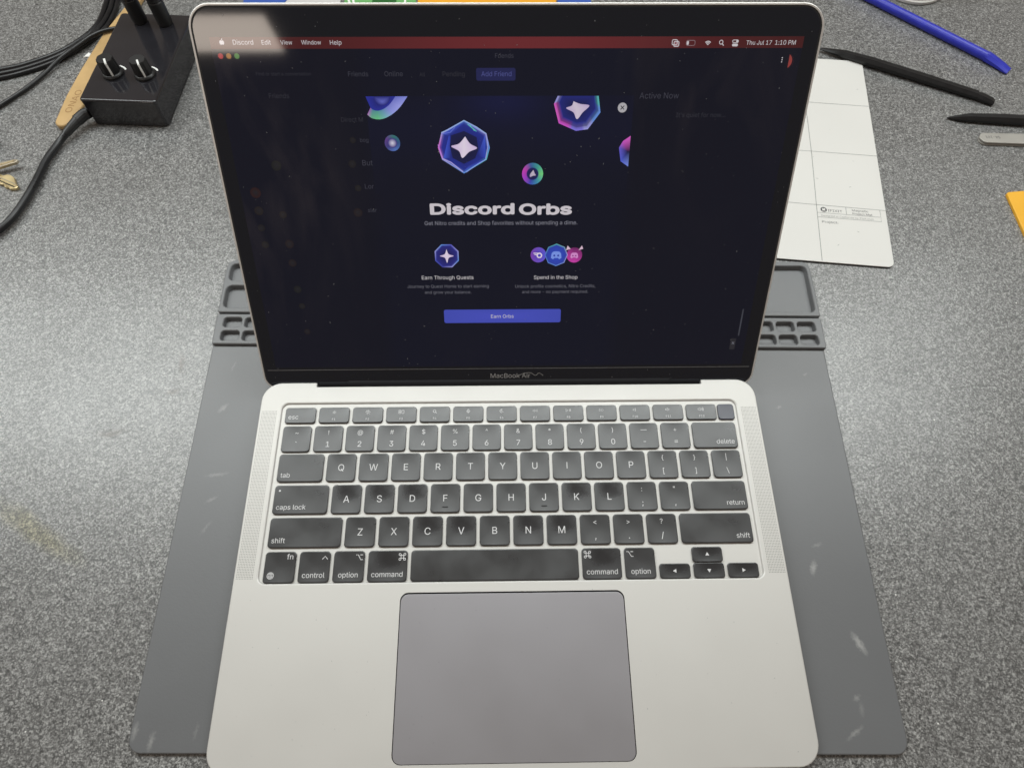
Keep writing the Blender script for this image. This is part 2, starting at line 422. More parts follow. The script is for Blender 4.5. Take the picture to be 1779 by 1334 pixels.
M = dict(
    alu=mat('silver_aluminium', (0.645, 0.634, 0.610), 0.56, 0.40, 0.45, noise=(25, 0.02, 0.03), bump=(2600, 0.000006)),
    rim=mat('polished_aluminium_rim', (0.84, 0.82, 0.80), 0.42, 0.5, 0.5),
    pad=mat('trackpad_glass', (0.340, 0.330, 0.352), 0.50, 0.62, 1.0, noise=(18, 0.015, 0.05)),
    glass=mat('black_bezel_glass', (0.008, 0.011, 0.020), 0.05, 0, 0.5),
    gasket=mat('black_rubber', (0.02, 0.02, 0.022), 0.5),
    hinge=mat('dark_hinge_plastic', (0.012, 0.012, 0.014), 0.6, 0, 0.15),
    key=mat('black_key_plastic', (0.020, 0.021, 0.0235), 0.33, 0, 1.0, noise=(45, 0.15, 0.09), bump=(2200, 0.00001)),
    worn=None,
    touch=mat('glossy_touch_key', (0.05, 0.052, 0.075), 0.25, 0, 0.5),
    legend=mat('white_key_print', (0.68, 0.68, 0.69), 0.5),
    hole=mat('dark_hole', (0.04, 0.04, 0.037), 0.9, 0, 0.1),
    silicone=mat_material(),
    desk=desk_material(),
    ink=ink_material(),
    boxm=mat('black_painted_metal', (0.017, 0.0165, 0.020), 0.11, 0, 0.75, noise=(40, 0.2, 0.03), bump=(1500, 0.00001)),
    blk=mat('black_plastic', (0.013, 0.013, 0.014), 0.42, 0, 0.5, noise=(80, 0.2, 0.08)),
    cable=mat('black_cable_rubber', (0.010, 0.010, 0.0115), 0.34, 0, 0.4, noise=(120, 0.2, 0.08)),
    whitep=mat('white_paint', (0.75, 0.75, 0.73), 0.5),
    bamboo=mat('bamboo_wood', (0.52, 0.345, 0.155), 0.5, 0, 0.4, noise=(70, 0.2, 0.05), bump=(300, 0.00008)),
    burn=mat('burnt_lettering', (0.30, 0.165, 0.06), 0.7),
    board=mat('white_laminate_board', (0.67, 0.66, 0.635), 0.45, 0, 0.4, noise=(12, 0.03, 0.05)),
    magnet=mat('black_magnet_sheet', (0.02, 0.02, 0.02), 0.7),
    print_=mat('grey_print', (0.25, 0.255, 0.25), 0.6),
    printd=mat('dark_print', (0.07, 0.07, 0.075), 0.6),
    blue=mat('blue_nylon', (0.022, 0.030, 0.42), 0.38, 0, 0.5, noise=(140, 0.25, 0.08), bump=(500, 0.00006)),
    nylon=mat('black_nylon', (0.011, 0.011, 0.012), 0.36, 0, 0.4, noise=(140, 0.25, 0.08), bump=(500, 0.00005)),
    steel=mat('satin_steel', (0.42, 0.405, 0.375), 0.42, 0.35, 0.5, noise=(90, 0.06, 0.06)),
    brass=mat('brass_key_metal', (0.78, 0.64, 0.36), 0.30, 0.85, 0.5, noise=(200, 0.15, 0.06)),
    nickel=mat('worn_nickel_metal', (0.50, 0.44, 0.34), 0.34, 0.85, 0.5, noise=(200, 0.15, 0.06)),
    yellow=mat('yellow_plastic', (0.85, 0.44, 0.03), 0.42, 0, 0.5, noise=(40, 0.06, 0.05)),
    orange=mat('orange_card', (0.72, 0.33, 0.02), 0.5, noise=(40, 0.05, 0.03)),
    green=mat('green_card', (0.13, 0.36, 0.12), 0.5), dgreen=mat('dark_green_print', (0.015, 0.11, 0.02), 0.5),
    bluec=mat('blue_card', (0.04, 0.10, 0.40), 0.5), pale=mat('pale_card', (0.55, 0.54, 0.54), 0.5),
    paper=mat('white_scrap', (0.85, 0.85, 0.83), 0.7),
    frost=mat('frosted_plastic', (0.62, 0.61, 0.58), 0.35, 0, 0.5),
    dust=mat('pale_dust', (0.22, 0.225, 0.24), 0.8),
)

def worn_key():
    """Key plastic rubbed shiny where the fingertip lands."""
    m = mat('worn_key_plastic', (0.018, 0.019, 0.022), 0.33, 0, 1.0, noise=(45, 0.15, 0.09), bump=(2200, 0.00001))
    nt = m.node_tree; b = nt.nodes['Principled BSDF']; tc = nt.nodes.new('ShaderNodeTexCoord')
    f = math_node(nt, 'MULTIPLY', ellipse_mask(nt, tc, 0.0, 0.003, 0, 0.0085, 0.0075, 0.004, 160), 1.5, True)
    src = b.inputs['Roughness'].links[0].from_socket
    nt.links.new(math_node(nt, 'SUBTRACT', src, math_node(nt, 'MULTIPLY', f, 0.10)), b.inputs['Roughness'])
    return m
M['worn'] = worn_key()

# ------------------------------------------------------------ desk (the surface everything rests on)
mb = MB(); mb.plate([(-1100, -420), (1100, -420), (1100, 900), (-1100, 900)], -30, 0, 1.0)
desk = mb.build('desk_surface', M['desk']); desk['kind'] = 'structure'
desk['label'] = 'grey speckled laminate desk top under everything'

# ------------------------------------------------------------ grey silicone repair mat
MAT_Z, TRAY_Z = 2.6, 5.0
rm = thing('repair_mat', 'grey silicone work mat with moulded trays, lying under the laptop', 'work mat')
mb = MB(); mb.plate(round_poly([(-193.7, 10.4), (199, 4.3), (209.3, 243), (-195.6, 249)], [7, 7, 0, 0]), 0.1, MAT_Z, 0.7)
mb.build('mat_sheet', M['silicone'], rm)
def tray_strip(outer, pockets, depth):
    mb = MB(); holes = [list(reversed(p)) for p in pockets]
    top = inset(outer, 0.6)
    mb.ribbon(outer, 0.15, outer, TRAY_Z - 0.6); mb.ribbon(outer, TRAY_Z - 0.6, top, TRAY_Z)
    rims = [inset(p, -0.5) for p in pockets]
    mb.face_with_holes(top, [list(reversed(p)) for p in rims], TRAY_Z)
    for p, r in zip(pockets, rims):
        floor = inset(p, 0.7)
        mb.ribbon(r, TRAY_Z, p, TRAY_Z - 0.5)
        mb.ribbon(p, TRAY_Z - 0.5, floor, TRAY_Z - depth)
        mb.flat(floor, TRAY_Z - depth)
    return mb.build('tray_strip', M['silicone'], rm)
pk = []
for j, (yc, h) in enumerate(((261.5, 7.4), (251.2, 7.4))):
    for i in range(28):
        t = i / 27.0
        xl = -190.9 + i * (193.9 + 190.9) / 27.0
        yy = yc - t * 7.0
        pk.append(rrect(12.0, h, 2.2, 4, xl + 6.2, yy))
tray_strip(round_poly([(-195.6, 244.9), (210.0, 237.9), (211.4, 261.4), (-196.2, 268.3)], [1, 1, 1, 1], 3), pk, 3.6)
def quad_pocket(a, b, c, d): return round_poly([a, b, c, d], 4, 5)
pk = [quad_pocket((-193.6, 273.2), (-120, 272.0), (-120, 290.2), (-193.9, 291.4)),
      quad_pocket((-193.9, 295.4), (-120, 294.2), (-120, 308.6), (-194.0, 309.8)),
      quad_pocket((-114, 272.2), (-10, 270.4), (-10, 307.2), (-114, 308.8)),
      quad_pocket((-4, 270.2), (96, 268.6), (98, 305.8), (-4, 307.2)),
      quad_pocket((102, 268.5), (208.9, 266.0), (210.8, 304.6), (104, 305.6))]
tray_strip(round_poly([(-196.2, 269.6), (211.5, 262.6), (213.6, 308.6), (-197.0, 313.2)], [1, 1, 6, 6], 4), pk, 4.0)

# ------------------------------------------------------------ laptop
TILT = math.radians(2.43)
lap = thing('laptop', 'open silver laptop with black keys and a dimly lit screen, on the grey mat', 'laptop', (0, 0, 6.5), (TILT, 0, 0))
# base: deck with keyboard well and trackpad opening
R0 = 11.5
HW = 152.05
def deck_outline(i=0.0):
    p = [(-HW, 0), (HW, 0), (HW, 210.3), (119.4, 210.3), (119.4, 207.5), (-119.4, 207.5), (-119.4, 210.3), (-HW, 210.3)]
    return round_poly(p, [R0, R0, R0, .5, .5, .5, .5, R0], 8)
outer = deck_outline()
well = rrect(278.2, 106.4, 4.2, 6, 0, 143.4)
padhole = rrect(121.4, 81.2, 4.4, 6, 0, 44.3)
mb = MB()
e1 = inset(outer, 0.15); e2 = inset(outer, 0.55)
base_in = inset(outer, 2.0)
def zb(y): return -3.0 - 8.6 * max(0, min(1, y / 205.0))          # wedge underside
n = len(outer)
mb.loft([[(x, y, zb(y)) for x, y in base_in], [(x, y, zb(y) + 0.6 + 0.5 * 0) for x, y in inset(outer, 0.6)],
         [(x, y, -1.2) for x, y in outer], [(x, y, -0.5) for x, y in outer], [(x, y, -0.15) for x, y in e1], [(x, y, 0) for x, y in e2]], True, False)
wrim = inset(well, -0.6)
mb.face_with_holes(e2, [list(reversed(wrim)), list(reversed(padhole))], 0.0)
mb.ribbon(wrim, 0.0, well, -0.28)
mb.ribbon(well, -0.28, inset(well, 0.5), -1.15)
mb.flat(inset(well, 0.5), -1.15)
mb.ribbon(padhole, 0.0, padhole, -0.3)
base = mb.build('base', M['alu'], lap)
# rubber feet under the wedge
for fx, fy in ((-125, 18), (125, 18), (-125, 190), (125, 190)):
    f = MB(); zt = zb(fy) + 0.2; f.cyl([(7, zt - 1.0), (8, zt - 0.6), (8, zt)], fx, fy); f.build('foot', M['gasket'], base)
# speaker holes
for sx in (-1, 1):
    g = MB()
    for iy in range(112):
        for ix in range(11):
            x = sx * (141.9 + ix * 0.86); y = 93.2 + iy * 0.885
            g.add([(x + 0.23 * math.cos(a), y + 0.23 * math.sin(a), 0.03) for a in (0.39, 1.96, 3.53, 5.1)], [(0, 1, 2, 3)])
    s = g.build('speaker_grille', M['hole'], base); s['kind'] = 'stuff'
# trackpad in its dark gap
mb = MB(); mb.ribbon(padhole, -0.3, padhole, -1.3); mb.flat(padhole, -1.3); mb.build('trackpad_gap', M['gasket'], base)
mb = MB(); mb.plate(rrect(120.65, 80.2, 4.1, 6, 0, 44.0), -1.25, -0.16, 0.2, 3)
mb.build('trackpad', M['pad'], lap)

# keys
KP = 18.93
ZT = 0.12
def key_obj(cx, cy, w, h, legend, dish=0.26, material='key', cut=None, r=1.9):
    hx, hy = w / 2, h / 2
    dd = dish * (1.0 if w < 22 else 0.75)
    def top(x, y):
        return ZT - dd * max(0, 1 - (x / hx) ** 2) * max(0, 1 - (y / hy) ** 2)
    def loop_of(ww, hh, rr):                             # rounded rectangle with points along its sides too
        q = rrect(ww, hh, rr, 5); out = []
        for i in range(len(q)):
            a, b = q[i], q[(i + 1) % len(q)]; out.append(a)
            if i % 6 == 5: out += [lerp(a, b, t / 7) for t in range(1, 7)]
        return out
    lp = loop_of(w, h, r)
    mbk = MB()
    L = [[(x, y, -1.05) for x, y in inset(lp, 0.05)], [(x, y, ZT - 0.42) for x, y in lp]]
    for k in range(1, 5):
        a = math.pi / 2 * k / 4
        L.append([(x, y, ZT - 0.42 + 0.42 * math.sin(a)) for x, y in inset(lp, 0.42 * (1 - math.cos(a)))])
    tl = inset(lp, 0.42)
    for s in (0.96, 0.9, 0.82, 0.72, 0.6, 0.46, 0.3, 0.13):
        L.append([(x * s, y * s, top(x * s, y * s)) for x, y in tl])
    mbk.loft(L, False, True)
    k = mbk.build('key', M[material], lap, (cx, cy, 0), sharp=24)
    if legend:
        g = MB(); zf = lambda x, y: top(x, y) + 0.05
        legend(g, w, h, zf)
        if g.v:
            g.build('legend', M['legend'], k, sharp=60)
    return k
B = 0.0
def centre(s, cap=3.9):
    def f(g, w, h, zf):
        if s == 'I': zstroke(g, [(0, -cap / 2), (0, 0), (0, cap / 2)], .5, zf)
        else: text_into(g, s, 0, -cap / 2, cap, align='C', zf=zf)
    return f
def two(a, b, cap=3.4):
    def f(g, w, h, zf):
        text_into(g, b, 0, -h / 2 + 3.0, cap, align='C', zf=zf, bold=B)
        text_into(g, a, 0, h / 2 - 5.6, 2.7, align='C', zf=zf, bold=B)
    return f
def corner(s, side='L', top=None, topside='R', dot=False):
    def f(g, w, h, zf):
        if s:
            x = -w / 2 + 2.1 if side == 'L' else w / 2 - 1.9 if side == 'R' else 0
            text_into(g, s, x, -h / 2 + 2.7, 2.75, align=side, zf=zf, bold=0.0)
        if top:
            top(g, (w / 2 - 2.9) if topside == 'R' else (-w / 2 + 3.2), h / 2 - 3.5, zf)
        if dot: g.fan(circ(-w / 2 + 3.0, h / 2 - 3.2, 0.55, 12), zf(-w / 2 + 3.0, h / 2 - 3.2) + 0.02, (1, 1, 1), (1, 1, 1))
    return f
def zstroke(g, pts, w, zf, closed=False):
    a = len(g.v); g.stroke(pts, w, 0, None, closed)
    for i in range(a, len(g.v)): g.v[i] = (g.v[i][0], g.v[i][1], zf(g.v[i][0], g.v[i][1]))
def zfill(g, pts, zf):
    a = len(g.v); g.flat(pts, 0)
    for i in range(a, len(g.v)): g.v[i] = (g.v[i][0], g.v[i][1], zf(g.v[i][0], g.v[i][1]))
def ic_caret(g, x, y, zf): zstroke(g, [(x - 1.5, y - .9), (x, y + .8), (x + 1.5, y - .9)], .36, zf)
def ic_opt(g, x, y, zf):
    zstroke(g, [(x - 1.9, y + 1.3), (x - .7, y + 1.3), (x + .75, y - 1.3), (x + 1.9, y - 1.3)], .36, zf)
    zstroke(g, [(x + .4, y + 1.3), (x + 1.9, y + 1.3)], .36, zf)
def ic_cmd(g, x, y, zf):
    q = .72
    for sx, sy in ((1, 1), (-1, 1), (-1, -1), (1, -1)):
        zstroke(g, circ(x + sx * 1.3, y + sy * 1.3, .58, 12), .34, zf, True)
    for s in (-1, 1):
        zstroke(g, [(x + s * q, y - 1.3), (x + s * q, y + 1.3)], .34, zf); zstroke(g, [(x - 1.3, y + s * q), (x + 1.3, y + s * q)], .34, zf)
def ic_fn(g, x, y, zf): text_into(g, 'fn', x + 1.3, y - 1.0, 2.9, align='R', zf=zf)
def fn_key(g, w, h, zf):
    ic_fn(g, w / 2 - 2.9, h / 2 - 3.2, zf)
    x, y = -w / 2 + 4.0, -h / 2 + 4.0
    zstroke(g, circ(x, y, 1.75, 22), .3, zf, True); zstroke(g, circ(x, y, .8, 16, 1.75), .24, zf, True)
    zstroke(g, [(x, y - 1.75), (x, y + 1.75)], .24, zf)
    for dy, hw in ((0, 1.75), (.85, 1.5), (-.85, 1.5)): zstroke(g, [(x - hw, y + dy), (x + hw, y + dy)], .24, zf)
def tri(d, r=1.25, dx=0, dy=0):
    def f(g, w, h, zf):
        a0 = {'up': 90, 'down': 270, 'left': 180, 'right': 0}[d]
        zfill(g, [(dx + r * math.cos(math.radians(a0 + k * 120)), dy + r * math.sin(math.radians(a0 + k * 120))) for k in range(3)], zf)
    return f
def ftri(g, x, y, s, zf, d=1):                          # small outlined triangle
    zstroke(g, [(x - d * s * .8, y + s), (x + d * s * .9, y), (x - d * s * .8, y - s)], .24, zf, True)
def frow(i):
    def f(g, w, h, zf):
        text_into(g, 'F%d' % i, 0, -h / 2 + 1.7, 1.35, align='C', zf=zf, bold=0)
        y = 1.75; st = lambda p, c=False, t=.26: zstroke(g, p, t, zf, c)
        if i in (1, 2):
            r = .5 if i == 1 else .68
            st(circ(0, y, r, 12), True)
            for k in range(8):
                a = k * math.pi / 4; st([((r + .42) * math.cos(a), y + (r + .42) * math.sin(a)), ((r + (.6 if i == 1 else .95)) * math.cos(a), y + (r + (.6 if i == 1 else .95)) * math.sin(a))])
        elif i == 3:
            st(rrect(1.2, .9, .2, 2, -1.0, y + .6), True); st(rrect(1.2, .9, .2, 2, -1.0, y - .6), True); st(rrect(1.3, 2.0, .2, 2, .9, y), True)
        elif i == 4:
            st(circ(-.2, y + .25, .85, 14), True); st([(.4, y - .35), (1.1, y - 1.1)], False, .32)
        elif i == 5:
            st(rrect(.85, 1.5, .42, 3, 0, y + .45), True); st(arc(0, y + .3, 1.0, 180, 360, 8)); st([(0, y - .7), (0, y - 1.3)])
        elif i == 6:
            st(arc(0, y, 1.05, 60, 330, 14) + arc(.55, y + .45, .75, 300, 130, 8)[1:-1], True)
        elif i == 7:
            ftri(g, -.8, y, .75, zf, -1); ftri(g, .75, y, .75, zf, -1)
        elif i == 8:
            ftri(g, -.8, y, .8, zf, 1); st([(.7, y - .8), (.7, y + .8)]); st([(1.4, y - .8), (1.4, y + .8)])
        elif i == 9:
            ftri(g, -.75, y, .75, zf, 1); ftri(g, .8, y, .75, zf, 1)
        else:
            x = {10: 0, 11: -.5, 12: -.9}[i]
            st([(x + .5, y + 1.0), (x - .3, y + .4), (x - .9, y + .4), (x - .9, y - .4), (x - .3, y - .4), (x + .5, y - 1.0)], True)
            for k in range(i - 10): st(arc(x + .5, y, .7 + .6 * k, -40, 40, 5))
            if i == 12: st(arc(x + .5, y, 1.9, -40, 40, 6))
    return f
X0 = -14.5 * KP / 2
GAP = 1.95
KH = 16.85
def U(u0, u1): return (X0 + (u0 + u1) / 2 * KP, (u1 - u0) * KP - GAP)
def row(y, items, h=KH, worn=()):
    u = 0.0
    for i, (wdt, leg) in enumerate(items):
        cx, w = U(u, u + wdt); u += wdt
        key_obj(cx, y, w, h, leg, dish=0.24 if w < 22 else 0.12, material='worn' if i in worn else 'key')
YQ = 155.64; VP = 18.83
row(YQ + VP - 0.9, [(1, two('~', '`'))] + [(1, two(a, b)) for a, b in zip('!@#$%^&*()', '1234567890')] + [(1, two('—', '-')), (1, two('+', '=')), (1.5, corner('delete', 'R'))], 16.3)
row(YQ, [(1.5, corner('tab'))] + [(1, centre(c)) for c in 'QWERTYUIOP'] + [(1, two('{', '[', 3.1)), (1, two('}', ']', 3.1)), (1, two('|', '\\', 3.1))])
def bump_key(c):
    def f(g, w, h, zf): centre(c)(g, w, h, zf)
    return f
row(YQ - VP, [(1.75, corner('caps lock', dot=True))] + [(1, centre(c)) for c in 'ASDFGHJKL'] + [(1, two(':', ';', 3.0)), (1, two('"', ',', 3.0)), (1.75, corner('return', 'R'))], worn=(1, 2, 3, 8, 9))
row(YQ - 2 * VP, [(2.25, corner('shift'))] + [(1, centre(c)) for c in 'ZXCVBNM'] + [(1, two('<', ',')), (1, two('>', '.')), (1, two('?', '/')), (2.25, corner('shift', 'R'))], worn=(3, 4, 6, 7))
YB = YQ - 3 * VP - 0.1
u = 0
for wdt, leg in ((1, fn_key), (1, corner('control', 'C', ic_caret)), (1, corner('option', 'C', ic_opt)), (1.25, corner('command', 'C', ic_cmd)), (5, None),
                 (1.25, corner('command', 'C', ic_cmd, 'L')), (1, corner('option', 'C', ic_opt, 'L'))):
    cx, w = U(u, u + wdt); u += wdt
    key_obj(cx, YB, w, 16.9, leg, dish=0.20 if w < 22 else (0.06 if w > 60 else 0.12), material='worn' if wdt == 1.25 else 'key')
for k, (d, yy, hh) in enumerate((('left', YB - 4.45, 8.0), ('up', YB + 4.3, 8.3), ('down', YB - 4.3, 8.3), ('right', YB - 4.45, 8.0))):
    uu = 11.5 + (0, 1, 1, 2)[k]
    cx, w = U(uu, uu + 1); key_obj(cx, yy, w, hh, tri(d), dish=0.10, r=1.6, material='worn')
FP = 20.33
for i in range(14):
    if i < 13:
        cx = -137.25 + GAP / 2 + FP * i + 9.2; key_obj(cx, 188.6, 18.35, 10.1, corner('esc') if i == 0 else frow(i), dish=0.08, r=1.6)
    else:
        p = key_obj(132.1, 188.6, 9.9, 10.1, None, dish=0.06, material='touch', r=1.6); p['label'] = 'blank bluish power key'
# lint and specks on the deck
mb = MB()
for k in range(70):
    x, y = random.uniform(-148, 148), random.uniform(3, 86); r = random.uniform(.08, .17); a = random.uniform(0, 3)
    mb.add([(x + r * 1.8 * math.cos(a), y + r * 1.8 * math.sin(a), .03), (x - r * math.sin(a), y + r * math.cos(a), .03), (x - r * 1.8 * math.cos(a), y - r * 1.8 * math.sin(a), .03), (x + r * math.sin(a), y - r * math.cos(a), .03)], [(0, 1, 2, 3)])
d = mb.build('dust', M['dust'], base, sharp=80); d['kind'] = 'stuff'
# raised bars on F and J
for cx in (X0 + 5.25 * KP, X0 + 8.25 * KP):
    b = MB(); b.plate(rrect(3.4, 0.75, 0.37, 5, 0, 0), -0.2, 0.22, 0.12, 2)
    o = b.build('locating_bar', M['gasket'], lap, (cx, YQ - VP - 5.2, 0))

# lid, hinge and display
LID_Y, LID_Z, LID_A = 210.23, -1.44, 0.9368
lid_rot = (LID_A, 0, 0)
lid_out = round_poly([(-HW, -4.0), (HW, -4.0), (HW, 204.4), (-HW, 204.4)], [9, 9, 11.5, 11.5], 9)
mb = MB()
lo = lid_out
mb.loft([[(x, y, -5.2) for x, y in inset(lo, 2.6)], [(x, y, -4.6) for x, y in inset(lo, 0.9)], [(x, y, -3.6) for x, y in inset(lo, 0.2)], [(x, y, -0.5) for x, y in lo], [(x, y, -0.05) for x, y in inset(lo, 0.12)], [(x, y, 0.12) for x, y in inset(lo, 0.4)],
         [(x, y, 0.12) for x, y in inset(lo, 1.05)], [(x, y, -0.4) for x, y in inset(lo, 1.1)]], True, True)
lid = mb.build('lid', M['rim'], lap, (0, LID_Y, LID_Z), lid_rot)
mb = MB(); gl = inset(lo, 1.12); mb.plate(gl, -0.35, 0.0, 0.12, 2); seal = mb.build('bezel_seal', M['gasket'], lid)
mb = MB(); g2 = inset(lo, 1.9); mb.plate(g2, -0.3, 0.06, 0.1, 2); glass = mb.build('screen_glass', M['glass'], lid)
# chin strip seam
mb = MB(); mb.plate([(-148.6, 9.55), (148.6, 9.55), (148.6, 9.9), (-148.6, 9.9)], 0.05, 0.10, 0); mb.build('chin_seam', mat('grey_seam', (0.20, 0.20, 0.205), 0.5), lid)
# hinge cover and hinge blocks
mb = MB(); mb.loft([[(x, 210.6 + 3.0 * math.cos(2 * math.pi * i / 28), -2.6 + 3.0 * math.sin(2 * math.pi * i / 28)) for i in range(28)] for x in (-100, 100)])
mb.f = [tuple(reversed(f)) for f in mb.f]
mb.build('hinge_cover', M['hinge'], lap)
for s in (-1, 1):
    mb = MB(); xs = (100.4, 118.8) if s > 0 else (-118.8, -100.4)
    mb.loft([[(x, 211.0 + 2.4 * math.cos(2 * math.pi * i / 28), -3.6 + 2.4 * math.sin(2 * math.pi * i / 28)) for i in range(28)] for x in xs])
    mb.f = [tuple(reversed(f)) for f in mb.f]
    mb.build('hinge', M['hinge'], lap)

# ---- picture on the display
def C3(r, g, b, k=1.0): return tuple(v * k for v in lin(r, g, b))
INK = {'w': C3(190, 186, 190), 'd': C3(52, 53, 64), 'd2': C3(40, 41, 50), 'b': C3(70, 74, 130), 'T': C3(192, 186, 192), 'g': C3(120, 120, 132), 'g2': C3(96, 96, 106), 'm': C3(170, 170, 175)}
disp = None
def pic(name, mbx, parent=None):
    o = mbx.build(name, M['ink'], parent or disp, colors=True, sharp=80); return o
NX, NY = 30, 20
mb = MB(); x0, x1, y0, y1 = -143.2, 143.2, 11.6, 190.2
vs = []; cs = []; fs = []
for j in range(NY + 1):
    for i in range(NX + 1):
        x = x0 + (x1 - x0) * i / NX; y = y0 + (y1 - y0) * j / NY
        vs.append((x, y, 0.09)); inside = -74 < x < 62
        k = 1.0
        cs.append((0.0002, 0.0018, 0.0102) if inside else (0.0003, 0.0016, 0.0084))
for j in range(NY):
    for i in range(NX): a = j * (NX + 1) + i; fs.append((a, a + 1, a + NX + 2, a + NX + 1))
mb.add(vs, fs, cs)
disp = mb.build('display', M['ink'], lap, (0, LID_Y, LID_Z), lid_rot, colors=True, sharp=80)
# menu bar, red and a little uneven
mb = MB(); vs = []; cs = []; fs = []
for i in range(31):
    x = x0 + (x1 - x0) * i / 30
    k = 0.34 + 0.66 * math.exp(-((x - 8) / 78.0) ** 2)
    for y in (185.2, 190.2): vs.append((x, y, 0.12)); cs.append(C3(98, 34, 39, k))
for i in range(30): fs.append((2 * i, 2 * i + 2, 2 * i + 3, 2 * i + 1))
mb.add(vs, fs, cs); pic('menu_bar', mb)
TEXTS = [
    ('Discord', -132.3, -122.6, 187.0, 'w'), ('Edit', -118.6, -114.2, 187.0, 'w'), ('View', -109.6, -104.0, 187.0, 'w'), ('Window', -99.6, -90.2, 187.0, 'w'),
    ('Help', -85.9, -80.4, 186.9, 'w'), ('Thu Jul 17', 115.4, 127.8, 186.6, 'w'), ('1:10 PM', 129.5, 139.5, 186.6, 'w'), ('Friends', -6.6, 2.4, 181.1, 'd'),
    ('Friends', -78.9, -69.1, 173.1, 'd'), ('Online', -61.1, -52.1, 173.1, 'd'), ('All', -43.9, -41.2, 173.0, 'd2'), ('Pending', -32.5, -21.6, 173.0, 'd2'),
    ('Add Friend', -13.5, 1.4, 173.0, 'b'), ('Find or start a conversation', -123.9, -97.2, 173.5, 'd2'), ('Friends', -119.4, -109.4, 163.3, 'd2'),
    ('Direct M', -85.0, -74.0, 152.2, 'd2'), ('Active Now', 65.7, 85.5, 162.7, 'd'), ("It's quiet for now...", 85.2, 110.5, 153.9, 'd2'),
    ('Discord', -42.9, 2.9, 104.8, 'T'), ('Orbs', 5.4, 34.2, 104.5, 'T'), ('Get Nitro credits and Shop favorites without spending a dime.', -46.3, 37.5, 99.1, 'g'),
    ('Earn Through Quests', -50.0, -20.5, 67.8, 'w'), ('Spend in the Shop', 14.1, 39.1, 67.6, 'w'), ('Journey to Quest Home to start earning', -58.6, -11.8, 62.7, 'g2'),
    ('and grow your balance.', -48.9, -22.0, 59.1, 'g2'), ('Unlock profile cosmetics, Nitro Credits,', 3.4, 49.7, 62.4, 'g2'), ('and more - no payment required.', 7.4, 45.7, 59.0, 'g2'),
    ('Earn Orbs', -10.9, 2.5, 43.6, 'w'), ('bog', -76.6, -72.3, 142.5, 'd'), ('But', -76.7, -71.3, 130.8, 'd'),
    ('Lor', -76.7, -72.0, 118.9, 'd'), ('sler', -76.5, -71.7, 106.4, 'd'),
]
NAMES = {'T': 'heading_text', 'g': 'caption_text', 'g2': 'caption_text', 'b': 'button_text'}
for s, xa, xb, t, k in TEXTS:
    mb = MB()
    if k == 'T': text_into(mb, s, xa, t + .4, 5.3, xb - xa, 'L', 0.16, INK[k], heavy=0.5)
    else: text_into(mb, s, xa, t, None, xb - xa, 'L', 0.18 if s in ('Earn Orbs', 'Add Friend') else 0.16, INK[k], bold=0)
    pic(NAMES.get(k, 'menu_text' if t > 186 else 'screen_text'), mb)
mb = MB(); text_into(mb, 'MacBook Air', -11.8, 3.2, None, 24.6, 'L', 0.10, None, bold=0); o = mb.build('chin_lettering', mat('silver_print', (0.42, 0.42, 0.43), 0.4), glass, sharp=80)
# menu bar symbols
mb = MB(); z = .16; w = INK['w']; ax, ay = -137.6, 188.0
mb.fan(circ(ax - .42, ay - .1, .72, 14, .95), z, w, w); mb.fan(circ(ax + .42, ay - .1, .72, 14, .95), z + .005, w, w)
mb.stroke([(ax + .05, ay + 1.0), (ax + .4, ay + 1.55)], .4, z, w); pic('menu_symbol', mb)
mb = MB(); mb.stroke(rrect(2.4, 2.2, .5, 3, 80.5, 187.7), .35, z, w, True); mb.fan(rrect(2.4, 2.2, .5, 3, 81.4, 187.0), z - .01, C3(120, 60, 66), C3(150, 110, 116)); mb.stroke(rrect(2.4, 2.2, .5, 3, 81.4, 187.0), .35, z, w, True); pic('menu_symbol', mb)
mb = MB(); mb.stroke(rrect(4.2, 2.2, .7, 3, 88.3, 187.4), .25, z, C3(130, 110, 115), True); mb.fan(rrect(1.0, 1.6, .3, 3, 86.9, 187.4), z, w, w); pic('menu_symbol', mb)
mb = MB()
for r in (.5, 1.15, 1.8): mb.stroke(arc(96.7, 186.3, r, 45, 135, 8), .42, z, w)
pic('menu_symbol', mb)
mb = MB(); mb.stroke(circ(103.1, 187.7, .85, 16), .34, z, w, True); mb.stroke([(103.7, 187.1), (104.5, 186.2)], .4, z, w); pic('menu_symbol', mb)
mb = MB(); mb.stroke(rrect(2.8, 1.1, .5, 3, 110, 188.1), .3, z, w, True); mb.fan(circ(110.8, 188.1, .5, 10), z, w, w); mb.fan(rrect(2.8, 1.2, .5, 3, 110, 186.5), z, w, w); pic('menu_symbol', mb)
# window buttons, faint orb reload arc
for (x, y), c in zip(((-139.4, 182.1), (-135.5, 182.1), (-131.6, 182.1)), ((168, 62, 66), (160, 112, 62), (84, 128, 72))):
    mb = MB(); mb.fan(circ(x, y, 1.25, 18), .14, C3(*c), C3(*c, .8)); pic('window_button', mb)
mb = MB(); mb.band(arc(137.2, 179.4, 3.0, -75, 75, 12) + arc(136.6, 179.4, 1.4, 75, -75, 12), arc(137.2, 179.4, 3.02, -75, 75, 12) + arc(136.6, 179.4, 1.38, 75, -75, 12), .14, C3(120, 46, 46), C3(120, 46, 46))
mb.add([(x, y, .14) for x, y in arc(136.0, 179.4, 3.4, -60, 60, 12)], [tuple(range(13))], C3(132, 52, 50)); pic('profile_badge', mb)
mb = MB(); [mb.fan(circ(134.3, 180.9 - k * .9, .28, 8), .14, w, w) for k in range(3)]; pic('menu_symbol', mb)
